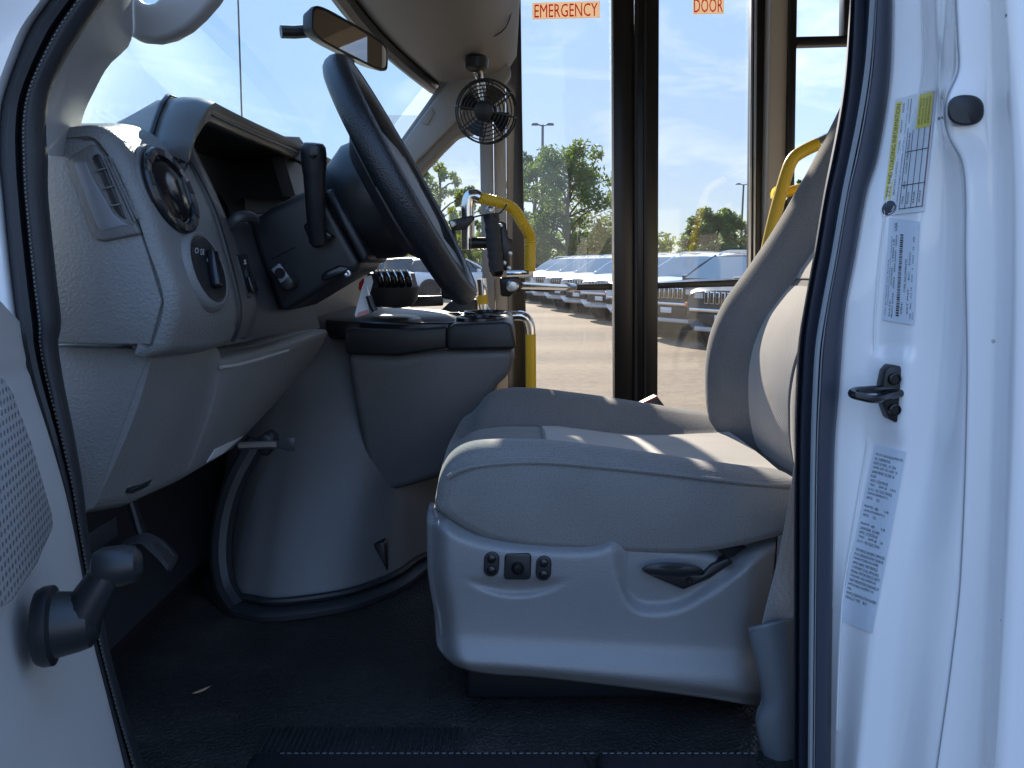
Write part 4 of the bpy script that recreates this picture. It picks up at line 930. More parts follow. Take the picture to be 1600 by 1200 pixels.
loft('airbag_cover', [[cW + nW * d + uW * (a * math.copysign(abs(cos(t_)) ** .6, cos(t_)) - .01) + yW * (b_ * math.copysign(abs(sin(t_)) ** .6, sin(t_))) for t_ in [2 * pi * q / 32 for q in range(32)]] for d, a, b_ in ((-.045, .085, .095), (-.03, .105, .118), (-.005, .105, .118), (.008, .095, .108), (.014, .07, .08), (.016, .01, .01))], GREYD, sw)
for s_u, s_y in ((.25, 1), (.25, -1), (-.8, .62), (-.8, -.62)):
    d = (uW * s_u + yW * s_y).normalized()
    side = nW.cross(d)
    loft('spoke', [[cW + d * r_ + side * (w * c1) + nW * (h_ * c2 - dz_) for c1, c2 in ((-1, -1), (1, -1), (1.1, 0), (1, 1), (-1, 1), (-1.1, 0))] for r_, w, h_, dz_ in ((.08, .034, .020, .018), (.12, .028, .016, .012), (.16, .026, .013, .004), (.187, .028, .012, .0))], LEA, sw)
prism('cruise_pod', [(688, 438), (728, 452), (732, 468), (712, 470), (690, 466)], 1.145, 1.17, BLK, sw, bevel=.004)
sc_ = thing('steering_column', P(470, 480, 1.15), 'black steering column shroud with ignition lock behind the wheel', 'steering column')
prism('column_shroud', [(386, 348), (420, 325), (475, 297), (502, 284), (512, 318), (566, 414), (556, 424), (528, 438), (442, 490), (434, 480), (420, 440), (405, 405)], 1.10, 1.27, BLK, sc_, bevel=.018, seg=4)
tube('shroud_seam', [P(424, 405, 1.0995), P(462, 386, 1.0995)], .0008, BLKG, sc_, seg=6)
prism('hub_collar', [(504, 300), (520, 292), (578, 400), (566, 414)], 1.095, 1.27, BLK, sc_, bevel=.006)
ig = prism('ignition_lock', [(421, 420), (437, 409), (459, 439), (456, 452), (446, 456), (436, 448)], 1.07, 1.11, BLK, sc_, bevel=.004)
prism('lock_face', [(423, 421), (436, 411), (452, 433), (438, 443)], 1.066, 1.07, plastic('lock_grey', (.16, .16, .17), .4, 0), ig, bevel=.0015)
kc = P(437.5, 427, 1.0655)
lathe('key_ring_mark', kc, (0, -1, 0), [(0, .0075), (.0008, .0075), (.0009, .0062), (.0002, .006)], BLKG, ig, seg=24)
prism('tilt_lever_slot', [(500, 432), (508, 424), (530, 414), (546, 418), (540, 428), (520, 434), (504, 440)], 1.092, 1.105, BLKG, sc_, bevel=.003)
lathe('screw', P(543, 427, 1.098), (0, -1, 0), [(0, .0055), (.004, .005), (.0045, .003), (.003, .0001)], STEEL, sc_, seg=14)
lv = thing('turn_signal_lever', P(494, 385, 1.06), 'thick black multifunction lever standing up from the steering column', 'lever')
tube('lever_shaft', [P(497, 378, 1.075), P(494, 340, 1.06), P(492, 300, 1.05), P(491, 265, 1.045)], [.0125, .0132, .014, .0155], BLK, lv, seg=18)
tube('lever_knob', [P(491, 272, 1.044), P(490.5, 255, 1.042), P(490, 240, 1.04), P(490, 229, 1.038), P(490, 224, 1.037), P(490, 223, 1.037)], [.0155, .017, .0172, .0160, .0125, .002], BLK, lv, seg=22)
tube('knob_cap', [P(490, 245, 1.024), P(490, 242, 1.0235)], [.0128, .0128], BLKG, lv, seg=20, flat=.35)
prism('lever_gate', [(473, 352), (482, 345), (519, 366), (518, 372), (492, 388), (486, 384)], 1.078, 1.104, BLKG, lv, bevel=.003)
kt = thing('key_tag', P(565, 495, 1.16), 'white and red paper key tag hanging below the steering column', 'tag')
prism('paper_tag', [(569, 434), (580, 430), (583, 440), (577, 462), (576, 490), (556, 496), (554, 492), (563, 460)], 1.160, 1.161, plastic('tag_paper', (.72, .70, .68), .6, 0), kt, smooth=False)
prism('red_corner', [(561, 442), (568, 434), (569, 440), (563, 455), (560, 452)], 1.159, 1.160, REDINK, kt, smooth=False)
prism('red_corner', [(560, 488), (574, 484), (576, 490), (556, 496)], 1.1585, 1.1595, plastic('faded_red', (.6, .25, .22), .6, 0), kt, smooth=False)
tube('key', [P(574, 448, 1.155), P(578, 465, 1.155), P(585, 488, 1.155)], [.003, .0045, .003], STEEL, kt, seg=6, flat=.4)
tube('key_fob_bar', [P(576, 462, 1.15), P(581, 478, 1.15), P(586, 486, 1.15)], .0052, BLK, kt, seg=8)

# ================================================================== ENGINE COVER AND CONSOLE
ec = thing('engine_cover', (-.3, 1.55, ZF), 'smooth grey engine cover bulging into the footwell with a black floor seal', 'engine cover')
base = [Vector((-.68, 1.62, 0)), Vector((-.62, 1.44, 0)), PZ(360, 950, ZF), PZ(395, 962, ZF), PZ(430, 966, ZF), PZ(500, 958, ZF), PZ(560, 945, ZF), PZ(620, 920, ZF), PZ(660, 892, ZF), Vector((-.09, 1.60, 0)), Vector((-.06, 1.75, 0)), Vector((-.09, 1.95, 0)), Vector((-.25, 2.1, 0)), Vector((-.45, 2.2, 0)), Vector((-.68, 2.3, 0))]
for b_ in base: b_.z = 0
base = cr(base, 5)
cen = Vector((-.30, 1.78, 0)); rings = []
for z, k, sh in ((ZF + .004, 1.0, 0), (ZF + .05, .985, 0), (ZF + .15, .955, .0), (1.15, .93, 0), (1.25, .90, .0), (1.34, .85, 0), (1.395, .80, 0), (1.42, .74, 0), (1.43, .6, 0), (1.432, .2, 0)):
    rings.append([cen + (b_ - cen) * k + Vector((0, max(0, (cen.y - .1 - b_.y)) * min(1, (z - ZF) / .36) * .42, z)) for b_ in base])
loft('cover_shell', rings, GREY2, ec, angle=60)
tube('floor_seal', [b_ + Vector((0, 0, ZF + .008)) for b_ in base[4:46]], .021, RUB, ec, seg=10, flat=.7)
tube('seal_bead', [cen + (b_ - cen) * .985 + Vector((0, 0, ZF + .030)) for b_ in base[4:46]], .007, RUB, ec, seg=8)
tube('front_seal', cr([P(372, 950, 1.30), P(352, 915, 1.325), P(345, 860, 1.35), P(352, 800, 1.37), P(368, 750, 1.385), P(388, 712, 1.40), P(402, 688, 1.41)], 4), .021, RUB, ec, seg=10)
lathe('round_top_pad', P(585, 500, 1.60) - Vector((0, 0, .004)), (0, 0, 1), [(-.03, .10), (.0, .104), (.008, .100), (.012, .09), (.013, .001)], BLK, ec, seg=40)
lt = prism('cover_latch', [(583, 850), (600, 846), (604, 856), (607, 905), (596, 900), (583, 893)], 1.40, 1.44, BLK, ec, bevel=.004)
tube('latch_hook', [P(603, 912, 1.385), P(597, 922, 1.38), P(594, 930, 1.375)], .0025, STEEL, lt, seg=6)
cs = thing('console_bin', P(640, 765, 1.5), 'grey centre console with black tray and twin cup holders beside the seat', 'console')
prism('console_body', [(541, 552), (620, 555), (697, 545), (805, 543), (804, 560), (798, 585), (778, 603), (760, 640), (730, 700), (692, 746), (640, 762), (606, 770), (590, 768), (580, 758), (572, 735), (556, 650), (546, 590)], 1.47, 1.80, GREY2, cs, bevel=.022, seg=4)
tr_ = [(538, 517), (550, 513), (625, 515), (699, 510), (699, 545), (622, 556), (541, 554)]
prism('tray_trim', tr_, 1.462, 1.480, BLK, cs, bevel=.006, seg=3)
tz = P(640, 505, 1.5).z
q0 = P(560, 514, 1.47); q1 = P(716, 500, 1.47)
tw = [(q0.x, 1.48), (q1.x - .02, 1.48), (q1.x, 1.51), (q1.x, 1.76), (q1.x - .02, 1.79), (q0.x, 1.79)]
v_ = []; f_ = []
n_ = len(tw); cx = sum(a for a, b_ in tw) / n_; cy = sum(b_ for a, b_ in tw) / n_
for k, z in ((1.0, q0.z - .05), (1.0, q0.z + .010), (.965, q0.z + .013), (.94, q0.z + .008), (.90, q0.z - .045)):
    v_ += [(cx + (a - cx) * k, cy + (b_ - cy) * k, z) for a, b_ in tw]
for r_ in range(4):
    for i in range(n_): f_.append((r_ * n_ + i, r_ * n_ + (i + 1) % n_, (r_ + 1) * n_ + (i + 1) % n_, (r_ + 1) * n_ + i))
f_.append(tuple(range(4 * n_, 5 * n_))); obj('open_tray', v_, f_, BLKG, cs, bevel=.004)
prism('cup_holder_block', [(698, 513), (708, 506), (792, 503), (800, 508), (806, 541), (804, 546), (698, 547)], 1.455, 1.83, BLK, cs, bevel=.009, seg=3)
zt = P(750, 503.5, 1.455).z + .004
for y_, x_ in ((1.54, -.055), (1.71, -.05)):
    lathe('cup_holder', (x_ - .01, y_, zt - .004), (0, 0, 1), [(-.01, .052), (.004, .051), (.006, .048), (.005, .044), (.0, .042)], BLKG, cs, seg=32)

# ================================================================== DRIVER SEAT
st_ = thing('driver_seat', (.18, 1.21, ZF), 'grey cloth driver seat with blue-grey plastic side shield and power switches', 'seat')
near = [(690, 800), (684, 772), (690, 745), (704, 722), (728, 706), (765, 700), (850, 700), (930, 709), (1000, 718), (1090, 731), (1180, 744), (1240, 752), (1268, 775), (1262, 815), (1200, 840), (1080, 862), (940, 858), (780, 845)]
n3 = cr([P(x, y, .975) for x, y in near], 6, True)
zmid = sum(p_.z for p_ in n3) / len(n3); xmid = sum(p_.x for p_ in n3) / len(n3)
def seat_ring(Y, top, ins, fr=0):
    out = []
    for p_ in n3:
        upw = sst(zmid - .01, zmid + .045, p_.z); q = Vector((xmid + (p_.x - xmid) * (1 - ins), Y, zmid + (p_.z - zmid) * (1 - ins * 1.6)))
        q.z += top * upw
        if p_.x < xmid - .1: q.x += fr * sst(.1, .3, xmid - p_.x)
        far_ = sst(1.25, 1.45, Y) * sst(.12, .30, xmid - p_.x) * upw; q.x += .045 * far_; q.z -= .022 * far_
        out.append(q)
    return out
secs = [(.958, -.012, .10), (.960, -.010, .05), (.965, -.006, .02), (.975, .0, 0), (.99, .004, 0), (1.01, .004, 0), (1.035, -.002, 0), (1.055, -.030, 0), (1.064, -.046, 0), (1.075, -.050, 0), (1.14, -.040, 0), (1.215, -.038, 0), (1.28, -.041, 0), (1.325, -.050, 0), (1.336, -.050, 0), (1.352, -.034, 0), (1.395, -.002, 0), (1.42, .006, 0), (1.44, .004, 0), (1.455, .0, .0), (1.463, -.008, .03), (1.467, -.012, .08)]
rings = [seat_ring(Y, t_, i_, -.012 * sin(pi * (Y - .95) / .52)) for Y, t_, i_ in secs]
cu_ = loft('seat_cushion', rings, FAB, st_, angle=80)
# insert panel on the cushion: follows the cushion crown
def topz(X, Y):
    k = min(range(len(secs)), key=lambda q: abs(secs[q][0] - Y)); best = -9
    r = rings[k]
    for a, b_ in zip(r, r[1:] + r[:1]):
        if (a.x - X) * (b_.x - X) <= 0 and abs(a.x - b_.x) > 1e-6: best = max(best, a.z + (b_.z - a.z) * (X - a.x) / (b_.x - a.x))
    return best
Ysec = [s_[0] for s_ in secs if 1.06 < s_[0] < 1.34]
x0, x1 = P(862, 690, 1.2).x - .01, P(1215, 740, 1.1).x + .05
rows = [[(X, Y, topz(X, Y) + (.002 if e in (0, 14) else .004)) for Y in Ysec] for e, X in [(e, x0 + (x1 - x0) * e / 14) for e in range(15)]]
slab('seat_insert', rows, (0, 0, -.006), FABL, cu_)
tube('insert_seam', [(x0 - .003, Y, topz(x0 - .003, Y) + .001) for Y in Ysec], .0022, FAB, cu_, seg=6)
for Y in (1.064, 1.336): tube('insert_seam', [(x0 - .12 + (x1 - x0 + .12) * e / 16, Y, topz(x0 - .12 + (x1 - x0 + .12) * e / 16, Y) + .0015) for e in range(17)], .0022, FAB, cu_, seg=6)
sm = [(700, 745), (720, 734), (760, 726), (850, 722), (1000, 735), (1120, 749), (1200, 757), (1235, 758)]
tube('side_piping', cr([P(x, y, .9585) for x, y in sm], 6), .0034, FAB, cu_, seg=8)
# backrest
fr = [(1140, 750), (1112, 690), (1100, 640), (1097, 600), (1098, 560), (1107, 515), (1128, 468), (1162, 420), (1204, 358), (1254, 272), (1302, 180), (1346, 80), (1372, 0), (1392, -80)]
f3 = cr([P(x, y, 1.41) for x, y in fr], 5)
def back_ring(Y, off, ins=0):
    n = len(f3); front, back = [], []
    for i, p_ in enumerate(f3):
        t_ = i / (n - 1); tg = f3[min(i + 1, n - 1)] - f3[max(i - 1, 0)]; nr = Vector((tg.z, 0, -tg.x)).normalized()   # rearward
        front.append(Vector((p_.x, Y, p_.z)) + nr * (off + ins)); back.append(Vector((p_.x, Y, p_.z)) + nr * (.135 - .04 * t_ - ins) )
    return front + back[::-1]
def fo(y): return y
bsec = [(.985, .085, .03), (.988, .070, .012), (.995, .058, .004), (1.01, .046, 0), (1.03, .040, 0), (1.05, .040, 0), (1.07, .044, 0), (1.09, .054, 0), (1.10, .056, 0), (1.14, .052, 0), (1.185, .050, 0), (1.235, .050, 0), (1.282, .052, 0),
        (1.292, .050, 0), (1.31, .040, 0), (1.335, .020, 0), (1.36, .004, 0), (1.385, .0, 0), (1.41, .005, 0), (1.425, .018, .004), (1.432, .035, .012), (1.435, .05, .03)]
brings = [back_ring(Y, o, i_) for Y, o, i_ in bsec]
br_ = loft('backrest', brings, FAB, st_, angle=80)
nF = len(f3)
idx = [k for k, s_ in enumerate(bsec) if 1.095 < s_[0] < 1.285]
def insert(i0, i1):
    rows = [[brings[k][i] + Vector((-.0035 if i not in (i0, i1) else -.0015, 0, .0012)) for k in idx] for i in range(i0, i1 + 1)]
    return slab('back_insert', rows, (.006, 0, -.002), FABL, br_)
insert(5, 35); insert(36, 50)
tube('back_seam', [brings[k][36] + Vector((-.002, 0, 0)) for k in range(8, 13)], .0010, FAB, br_, seg=6)
for k in (8, 12): tube('back_seam', [brings[k][i] + Vector((-.002, 0, .001)) for i in range(1, nF - 1)], .0024, FAB, br_, seg=6)
# plastic side shield: sculpted near face with scoop, lever pocket and tilted skirt
topT = [(667, 792), (690, 806), (720, 822), (760, 834), (830, 843), (900, 846), (935, 843), (955, 836), (1000, 838), (1060, 844), (1112, 851), (1140, 868), (1165, 853), (1215, 812)]
botT = [(667, 1010), (685, 1040), (720, 1052), (800, 1058), (1000, 1078), (1120, 1092), (1190, 1102), (1215, 1104)]
lefT = [(780, 674), (800, 668), (830, 667), (900, 669), (960, 679), (1010, 683), (1040, 694), (1060, 720)]
rigT = [(800, 1217), (900, 1208), (1000, 1200), (1110, 1194)]
def shield_d(px, py, top, bot, l, r):
    d = 0.0
    e = py - top; d += .030 * (1 - sst(0, 34, e)) ** 2
    e = bot - py; d += .022 * (1 - sst(0, 26, e)) ** 2
    e = px - l; d += .040 * (1 - sst(0, 46, e)) ** 2
    e = r - px; d += .030 * (1 - sst(0, 60, e)) ** 2
    cre = 985 + (px - 690) * .050
    d += .012 * sst(cre - 130, cre, py) - .020 * sst(cre, cre + 60, py)
    # scoop under the switches
    cx = (px - 808) / 88; lowl = 932 - 28 * cx * cx
    if abs(cx) < 1: d += .010 * (1 - cx * cx) ** .7 * sst(898, 920, py) * (1 - sst(lowl - 9, lowl + 4, py))
    # pocket round the recline lever
    lo = ips([(955, 860), (968, 915), (985, 945), (1010, 957), (1060, 952), (1110, 925), (1160, 890), (1215, 845)], px)
    if 950 < px < 1217: d += .022 * sst(952, 985, px) * (1 - sst(lo - 20, lo + 8, py)) * sst(838, 852, py + 400 * (px > 1112))
    return d
rows = []
NU, NV = 110, 70
for j in range(NV + 1):
    v = j / NV; r = []
    for i in range(NU + 1):
        u = i / NU; pxu = 667 + 548 * u; top = ips(topT, pxu) - 2; bot = ips(botT, pxu); py = top + (bot - top) * v
        l, rg_ = ips(lefT, py), ips(rigT, py); px = l + (rg_ - l) * u
        r.append(P(px, py, .942 + shield_d(px, py, ips(topT, px) - 2, ips(botT, px), l, rg_)))
    rows.append(r)
sh = slab('side_shield', rows, lambda p_, i, j: Vector((0, .018, 0)), SEATSIDE, st_, smooth='all')
# front and inner skirt of the seat base
fx0 = P(672, 830, .98)
prism3('front_shield', [P(676, 792, .985), P(690, 806, .985), P(720, 1040, .985), P(700, 1035, .985), P(686, 1000, .985), P(673, 900, .985)], (0, .46, 0), SEATSIDE, st_, bevel=.010, seg=3)
box('seat_pan', (P(720, 850, 1.0).x, .99, P(800, 1030, 1.0).z), (P(1200, 850, 1.0).x, 1.44, P(800, 850, 1.0).z), BLK, st_)
ped = box('pedestal', (P(728, 1100, 1.02).x, 1.02, ZF), (P(1180, 1100, 1.02).x, 1.42, P(800, 1030, 1.02).z), BLK, st_, bevel=.008)
lathe('anchor_bolt', P(742, 1112, 1.01), (0, -1, 0), [(0, .008), (.006, .008), (.009, .005), (.009, .0001)], STEEL, st_, seg=12)
# switches
def YS(px, py):
    l, r = ips(lefT, py), ips(rigT, py); return .942 + shield_d(px, py, ips(topT, px) - 2, ips(botT, px), l, r)
def rrect(cx, cy, w, h, r, tilt=0):
    pts = []
    for sx, sy, a0 in ((1, 1, 0), (-1, 1, 90), (-1, -1, 180), (1, -1, 270)):
        for k in range(5):
            a = radians(a0 + 22.5 * k); x = sx * (w - r) + r * cos(a); y = sy * (h - r) + r * sin(a); pts.append((cx + x + y * tilt, cy - y))
    return pts
for cx_, cy_ in ((768, 882), (849.5, 888.5)):
    s_ = prism('seat_switch', rrect(cx_, cy_, 12, 19.5, 11.5, .04), YS(cx_, cy_) - .003, YS(cx_, cy_) + .012, BLK, st_, bevel=.0015)
    for dy in (-9, 9): ellipsoid('switch_button', P(cx_, cy_ + dy, YS(cx_, cy_) - .003), (.0062, .0032, .0062), BLKG, s_)
s_ = prism('seat_switch', rrect(809, 886, 21, 20.5, 6, .03), YS(809, 886) - .003, YS(809, 886) + .012, BLK, st_, bevel=.002)
loft('joystick', [[P(809 + w * cos(a), 888 - w * sin(a), YS(809, 886) - d) for a in [2 * pi * q / 16 for q in range(16)]] for d, w in ((0, 11), (.004, 10), (.007, 7), (.010, 6.5), (.012, 5), (.0125, 1))], BLKG, s_)
# recline lever
yl = YS(1050, 892)
rl = loft('recline_lever', [[P(1051 + 48 * s * cos(a), 891 - (12 * s if sin(a) > 0 else 11 * s) * sin(a) + .02 * 48 * s * cos(a), yl - d) for a in [2 * pi * q / 32 for q in range(32)]] for d, s in ((-.004, .96), (.012, 1.0), (.019, .93), (.022, .6), (.022, .05))], BLK, st_)
prism('lever_base', [(1012, 898), (1098, 899), (1112, 884), (1138, 873), (1146, 880), (1108, 905), (1068, 922)], yl - .008, yl + .01, BLK, rl, bevel=.002)
lathe('lever_screw', P(1077, 907, yl - .0085), (0, -1, 0), [(0, .0048), (.002, .0045), (.0022, .003), (.001, .0001)], BLKG, rl, seg=14)
bk = thing('seat_buckle', P(1020, 640, 1.50), 'black seat belt buckle poking up behind the seat cushion', 'buckle')
prism('buckle_body', [(998, 632), (1026, 618), (1043, 640), (1040, 700), (1012, 700)], 1.50, 1.525, BLK, bk, bevel=.003)
prism('release_button', [(1000, 631), (1026, 618.5), (1028, 621), (1003, 634)], 1.497, 1.5, plastic('buckle_red', (.25, .02, .02), .4, 0), bk, smooth=False)
# seat belt
sb = thing('seat_belt', P(1220, 1195, .90), 'grey seat belt webbing running down into a plastic sleeve by the pillar', 'seat belt')
Lb = [(470, 1290), (540, 1276), (590, 1262), (700, 1246), (850, 1221), (985, 1189), (1010, 1186)]; Rb_ = [(470, 1310), (540, 1296), (590, 1290), (700, 1287), (850, 1284), (920, 1276), (970, 1248), (1010, 1246)]
rows = [[P(ips(Lb, y) + (ips(Rb_, y) - ips(Lb, y)) * f_, y, .905 - .012 * sst(900, 980, y) + .012 * f_ + .010 * sin(pi * f_) * sst(930, 985, y)) for f_ in (0, .1, .3, .5, .7, .9, 1)] for y in [470 + 540 * i / 40 for i in range(41)]]
slab('webbing', rows, (0, .002, 0), BELT, sb)
Lo = [(985, 1174), (1000, 1175), (1040, 1184), (1090, 1194), (1105, 1193), (1125, 1185), (1150, 1186), (1200, 1198), (1270, 1206)]; Ro = [(985, 1244), (1000, 1248), (1040, 1256), (1100, 1262), (1200, 1262), (1270, 1262)]
rows = [[P(ips(Lo, y) + (ips(Ro, y) - ips(Lo, y)) * f_, y - 17 * f_ * (1 - sst(985, 1080, y)), .882 + .02 * (2 * f_ - .8) ** 2) for f_ in (0, .04, .12, .3, .5, .7, .9, 1)] for y in [987 + 283 * i / 30 for i in range(31)]]
slab('belt_sleeve', rows, (0, .012, 0), plastic('belt_sleeve_grey', (.15, .165, .18), .45, 1200, .12, .0004), sb, angle=60)
tube('sleeve_lip', cr([rows[0][k] + Vector((0, .004, 0)) for k in range(8)], 3), .0035, plastic('belt_sleeve_grey', (.15, .165, .18)), sb, seg=8)

# ================================================================== SMALL CAB FITTINGS
# rear-view mirror
ma, mb = Vector((-.372, 1.46, 1.995)), Vector((-.268, 1.68, 1.98))
mr = thing('rear_view_mirror', ma.lerp(mb, .5), 'black framed rear view mirror hanging in the windshield', 'mirror')
ax = (mb - ma).normalized(); up = Vector((0, 0, 1)); fn_ = ax.cross(up).normalized()
if fn_.x < 0: fn_ = -fn_
fn_ = (fn_ + Vector((0, 0, -.02))).normalized()
upm = fn_.cross(ax).normalized(); upm = upm if upm.z > 0 else -upm
mc = ma.lerp(mb, .5)
def mring(d, w, h):
    return [mc + fn_ * d + ax * (w * math.copysign(abs(cos(t_)) ** .42, cos(t_))) + upm * (h * math.copysign(abs(sin(t_)) ** .42, sin(t_))) for t_ in [2 * pi * q / 40 for q in range(40)]]
loft('mirror_housing', [mring(-.035, .085, .016), mring(-.028, .112, .026), mring(-.004, .122, .033), mring(.002, .122, .033), mring(.003, .119, .030), mring(.0, .117, .028)], BLK, mr)
loft('mirror_glass', [mring(.0005, .117, .028), mring(.0015, .116, .0275)], MIRR, mr, smooth=False)
tube('mirror_stem', [mc + ax * -.07 - fn_ * .03, mc + ax * -.10 - fn_ * .06 + Vector((0, 0, -.01)), mc - ax * .12 - fn_ * .075 - Vector((0, 0, .014))], .012, BLK, mr)
prism3('dimmer_tab', [mc - upm * .034 - ax * .012, mc - upm * .034 + ax * .012, mc - upm * .046 + ax * .01, mc - upm * .046 - ax * .01], tuple(-fn_ * .012), BLK, mr, bevel=.002)
# small fan
fY = 2.15; fc = P(758, 174, fY); fnm = Vector((-.15, -1, -.12)).normalized()
fan = thing('cab_fan', fc, 'small round black wire cage fan hung under the overhead console', 'fan')
fx = fnm.cross(Vector((0, 0, 1))).normalized(); fz = fx.cross(fnm).normalized(); fz = fz if fz.z > 0 else -fz
def fp(r, a, d): return fc + fx * (r * cos(a)) + fz * (r * sin(a)) + fnm * d
for k, (r, d) in enumerate(((.084, .0), (.085, -.03), (.076, .014), (.066, .019), (.056, .022), (.046, .024), (.036, .025))):
    tube('guard_ring', [fp(r, 2 * pi * q / 40, d) for q in range(41)], .0026 if k < 2 else .0018, BLK, fan, seg=6)
for q in range(8):
    a = 2 * pi * q / 8 + .2; tube('guard_spoke', [fp(.025, a, .026), fp(.056, a, .022), fp(.076, a, .014), fp(.084, a, 0), fp(.085, a, -.03), fp(.07, a, -.045), fp(.03, a, -.05)], .0022, BLK, fan, seg=6)
lathe('hub_disc', fc + fnm * .020, fnm, [(0, .027), (.006, .027), (.009, .022), (.009, .001)], BLK, fan, seg=26)
lathe('motor', fc - fnm * .075, fnm, [(0, .02), (.004, .027), (.05, .028), (.055, .02)], BLK, fan, seg=22)
for q in range(4):
    a = 2 * pi * q / 4 + .5; rows = [[fp(r, a + w * .42, -.006 - .012 * w * (1 if r > .02 else .5)) for w in (-1, -.3, .4, 1)] for r in (.02, .045, .07)]
    slab('blade', rows, tuple(fnm * .0015), BLKM, fan)
lathe('mount_base', P(745, 100, fY + .05), (0, 0, 1), [(-.02, .02), (-.012, .032), (.012, .034), (.02, .028)], BLK, fan, seg=22)
tube('mount_neck', [P(745, 108, fY + .05), P(748, 118, fY + .06), P(752, 135, fY + .07), P(757, 165, fY + .07)], [.018, .012, .012, .012], CHR, fan, seg=12)
tube('fan_cable', cr([P(712, 60, fY), P(745, 60, fY + .02), P(775, 55, fY + .04), P(792, 40, fY + .06), P(800, 15, fY + .07)], 5), .0016, BLK, fan, seg=6)
# grab rail by the door: chrome with ribbed yellow sleeve
gY = 2.10; g1 = thing('upper_grab_rail', P(733, 390, gY), 'bent chrome grab rail with ribbed yellow sleeve behind the steering wheel', 'grab rail')
tube('chrome_elbow', cr([P(731, 390, gY), P(731, 345, gY), P(731, 322, gY), P(734, 309, gY), P(741, 306, gY), P(750, 309, gY)], 6), .0185, CHR, g1, seg=18)
ypts = cr([P(749, 309, gY), P(775, 315, gY), P(794, 321, gY), P(806, 331, gY), P(816, 348, gY), P(826, 364, gY), P(828, 380, gY), P(828, 424, gY)], 14)
tube('yellow_sleeve', ypts, [.0150 + .0016 * (k % 2) for k in range(len(ypts))], YEL, g1, seg=16)
tube('end_bracket', [P(830, 428, gY + .01), P(795, 429, gY + .06)], .012, CHR, g1, seg=12)
g2 = thing('lower_grab_rail', P(831, 700, gY + .1), 'stepped chrome lower rail with yellow bands beside the door', 'grab rail')
lY = gY + .12
tube('chrome_rail', cr([P(752, 436, lY), P(754, 455, lY), P(755, 476, lY), P(759, 487, lY), P(768, 493, lY), P(790, 494, lY), P(812, 493, lY), P(823, 498, lY), P(828, 510, lY), P(829, 525, lY)], 5), .0150, CHR, g2, seg=16)
tube('yellow_post', [P(829, 522, lY), P(831, 720, lY)], .0158, YEL, g2, seg=16)
tube('yellow_band', [P(754, 461, lY), P(755, 475, lY)], .0160, YEL, g2, seg=16)
tube('yellow_band', [P(781, 494, lY), P(797, 494, lY)], .0160, YEL, g2, seg=16)
# manual door control
dcY = 2.02; dc = thing('door_control', P(775, 465, dcY), 'door control lever with grooved black hand grip and linkage rod', 'lever')
prism('bracket_plate', [(700, 345), (738, 336), (742, 342), (727, 359), (712, 360), (712, 385), (720, 391), (706, 391), (705, 358)], dcY, dcY + .01, BLKM, dc, bevel=.002)
lathe('bolt', P(708, 350, dcY), (0, -1, 0), [(0, .009), (.004, .009), (.007, .006), (.007, .001)], STEEL, dc, seg=12)
tube('cross_tube', [P(737, 380, dcY + .03), P(762, 380, dcY + .03)], .016, BLKM, dc, seg=14)
gp_ = [P(768 + 8 * k / 24, 340 + 84 * k / 24, dcY) for k in range(25)]
tube('hand_grip', gp_, [.0205 + .0012 * sin(k * 1.6) for k in range(25)], plastic('grip_rubber', (.04, .042, .046), .6, 700, .3, .0006), dc, seg=18)
tube('grip_collar', [P(767, 334, dcY), P(768, 342, dcY)], .022, BLK, dc, seg=16)
tube('grip_cap', [P(776, 423, dcY), P(776, 428, dcY), P(776, 432, dcY)], [.0205, .018, .012], BLKG, dc, seg=16)
lathe('top_nut', P(766, 331, dcY), (0, 0, 1), [(0, .013), (.008, .013), (.014, .008), (.015, .001)], STEEL, dc, seg=12)
tube('release_wire', cr([P(738, 340, dcY), P(755, 336, dcY - .01), P(776, 335, dcY), P(784, 330, dcY), P(792, 319, dcY)], 4), .0022, BLK, dc, seg=6)
prism('linkage_arm', [(781, 345), (790, 348), (794, 372), (801, 374), (801, 392), (796, 396), (797, 418), (790, 424), (783, 420)], dcY + .02, dcY + .045, BLKM, dc, bevel=.003)
for x, y in ((782, 352), (797, 396), (788, 411), (795, 419)): lathe('bolt', P(x, y, dcY + .018), (0, -1, 0), [(0, .0065), (.005, .006), (.006, .003), (.006, .0005)], STEEL, dc, seg=8)
pv = prism('pivot_block', [(780, 434), (811, 432), (814, 438), (813, 455), (802, 458), (796, 464), (782, 463)], dcY, dcY + .03, BLKM, dc, bevel=.005)
lathe('pivot_bolt', P(801, 447, dcY - .001), (0, -1, 0), [(0, .017), (.006, .017), (.009, .013), (.014, .012), (.015, .001)], STEEL, dc, seg=20)
tube('link_rod', [P(812, 446, dcY + .03), P(886, 449, 2.62)], .0098, CHR, dc, seg=14)
tube('rod_end', [P(886, 449, 2.62), P(896, 449.5, 2.66)], .016, STEEL, dc, seg=12)
# stanchion behind the seat
sY = 2.25; sn = thing('yellow_stanchion', P(1195, 420, sY), 'bent yellow stanchion rail behind the seat back', 'grab rail')
tube('yellow_tube', cr([P(1192, 420, sY), P(1210, 340, sY), P(1228, 275, sY), P(1238, 250, sY), P(1252, 238, sY), P(1278, 225, sY)], 6), .0185, YEL, sn, seg=16)
tube('chrome_tip', [P(1276, 226, sY), P(1300, 214, sY), P(1322, 203, sY)], .0175, CHR, sn, seg=16)
lathe('clamp_ring', P(1216, 304, sY + .15), (0, -1, 0), [(0, .026), (.01, .028), (.012, .02), (.004, .018)], CHR, sn, seg=22)
tube('cross_tube', [P(1216, 304, sY + .14), P(1262, 292, sY + .10)], .016, YEL, sn, seg=14)
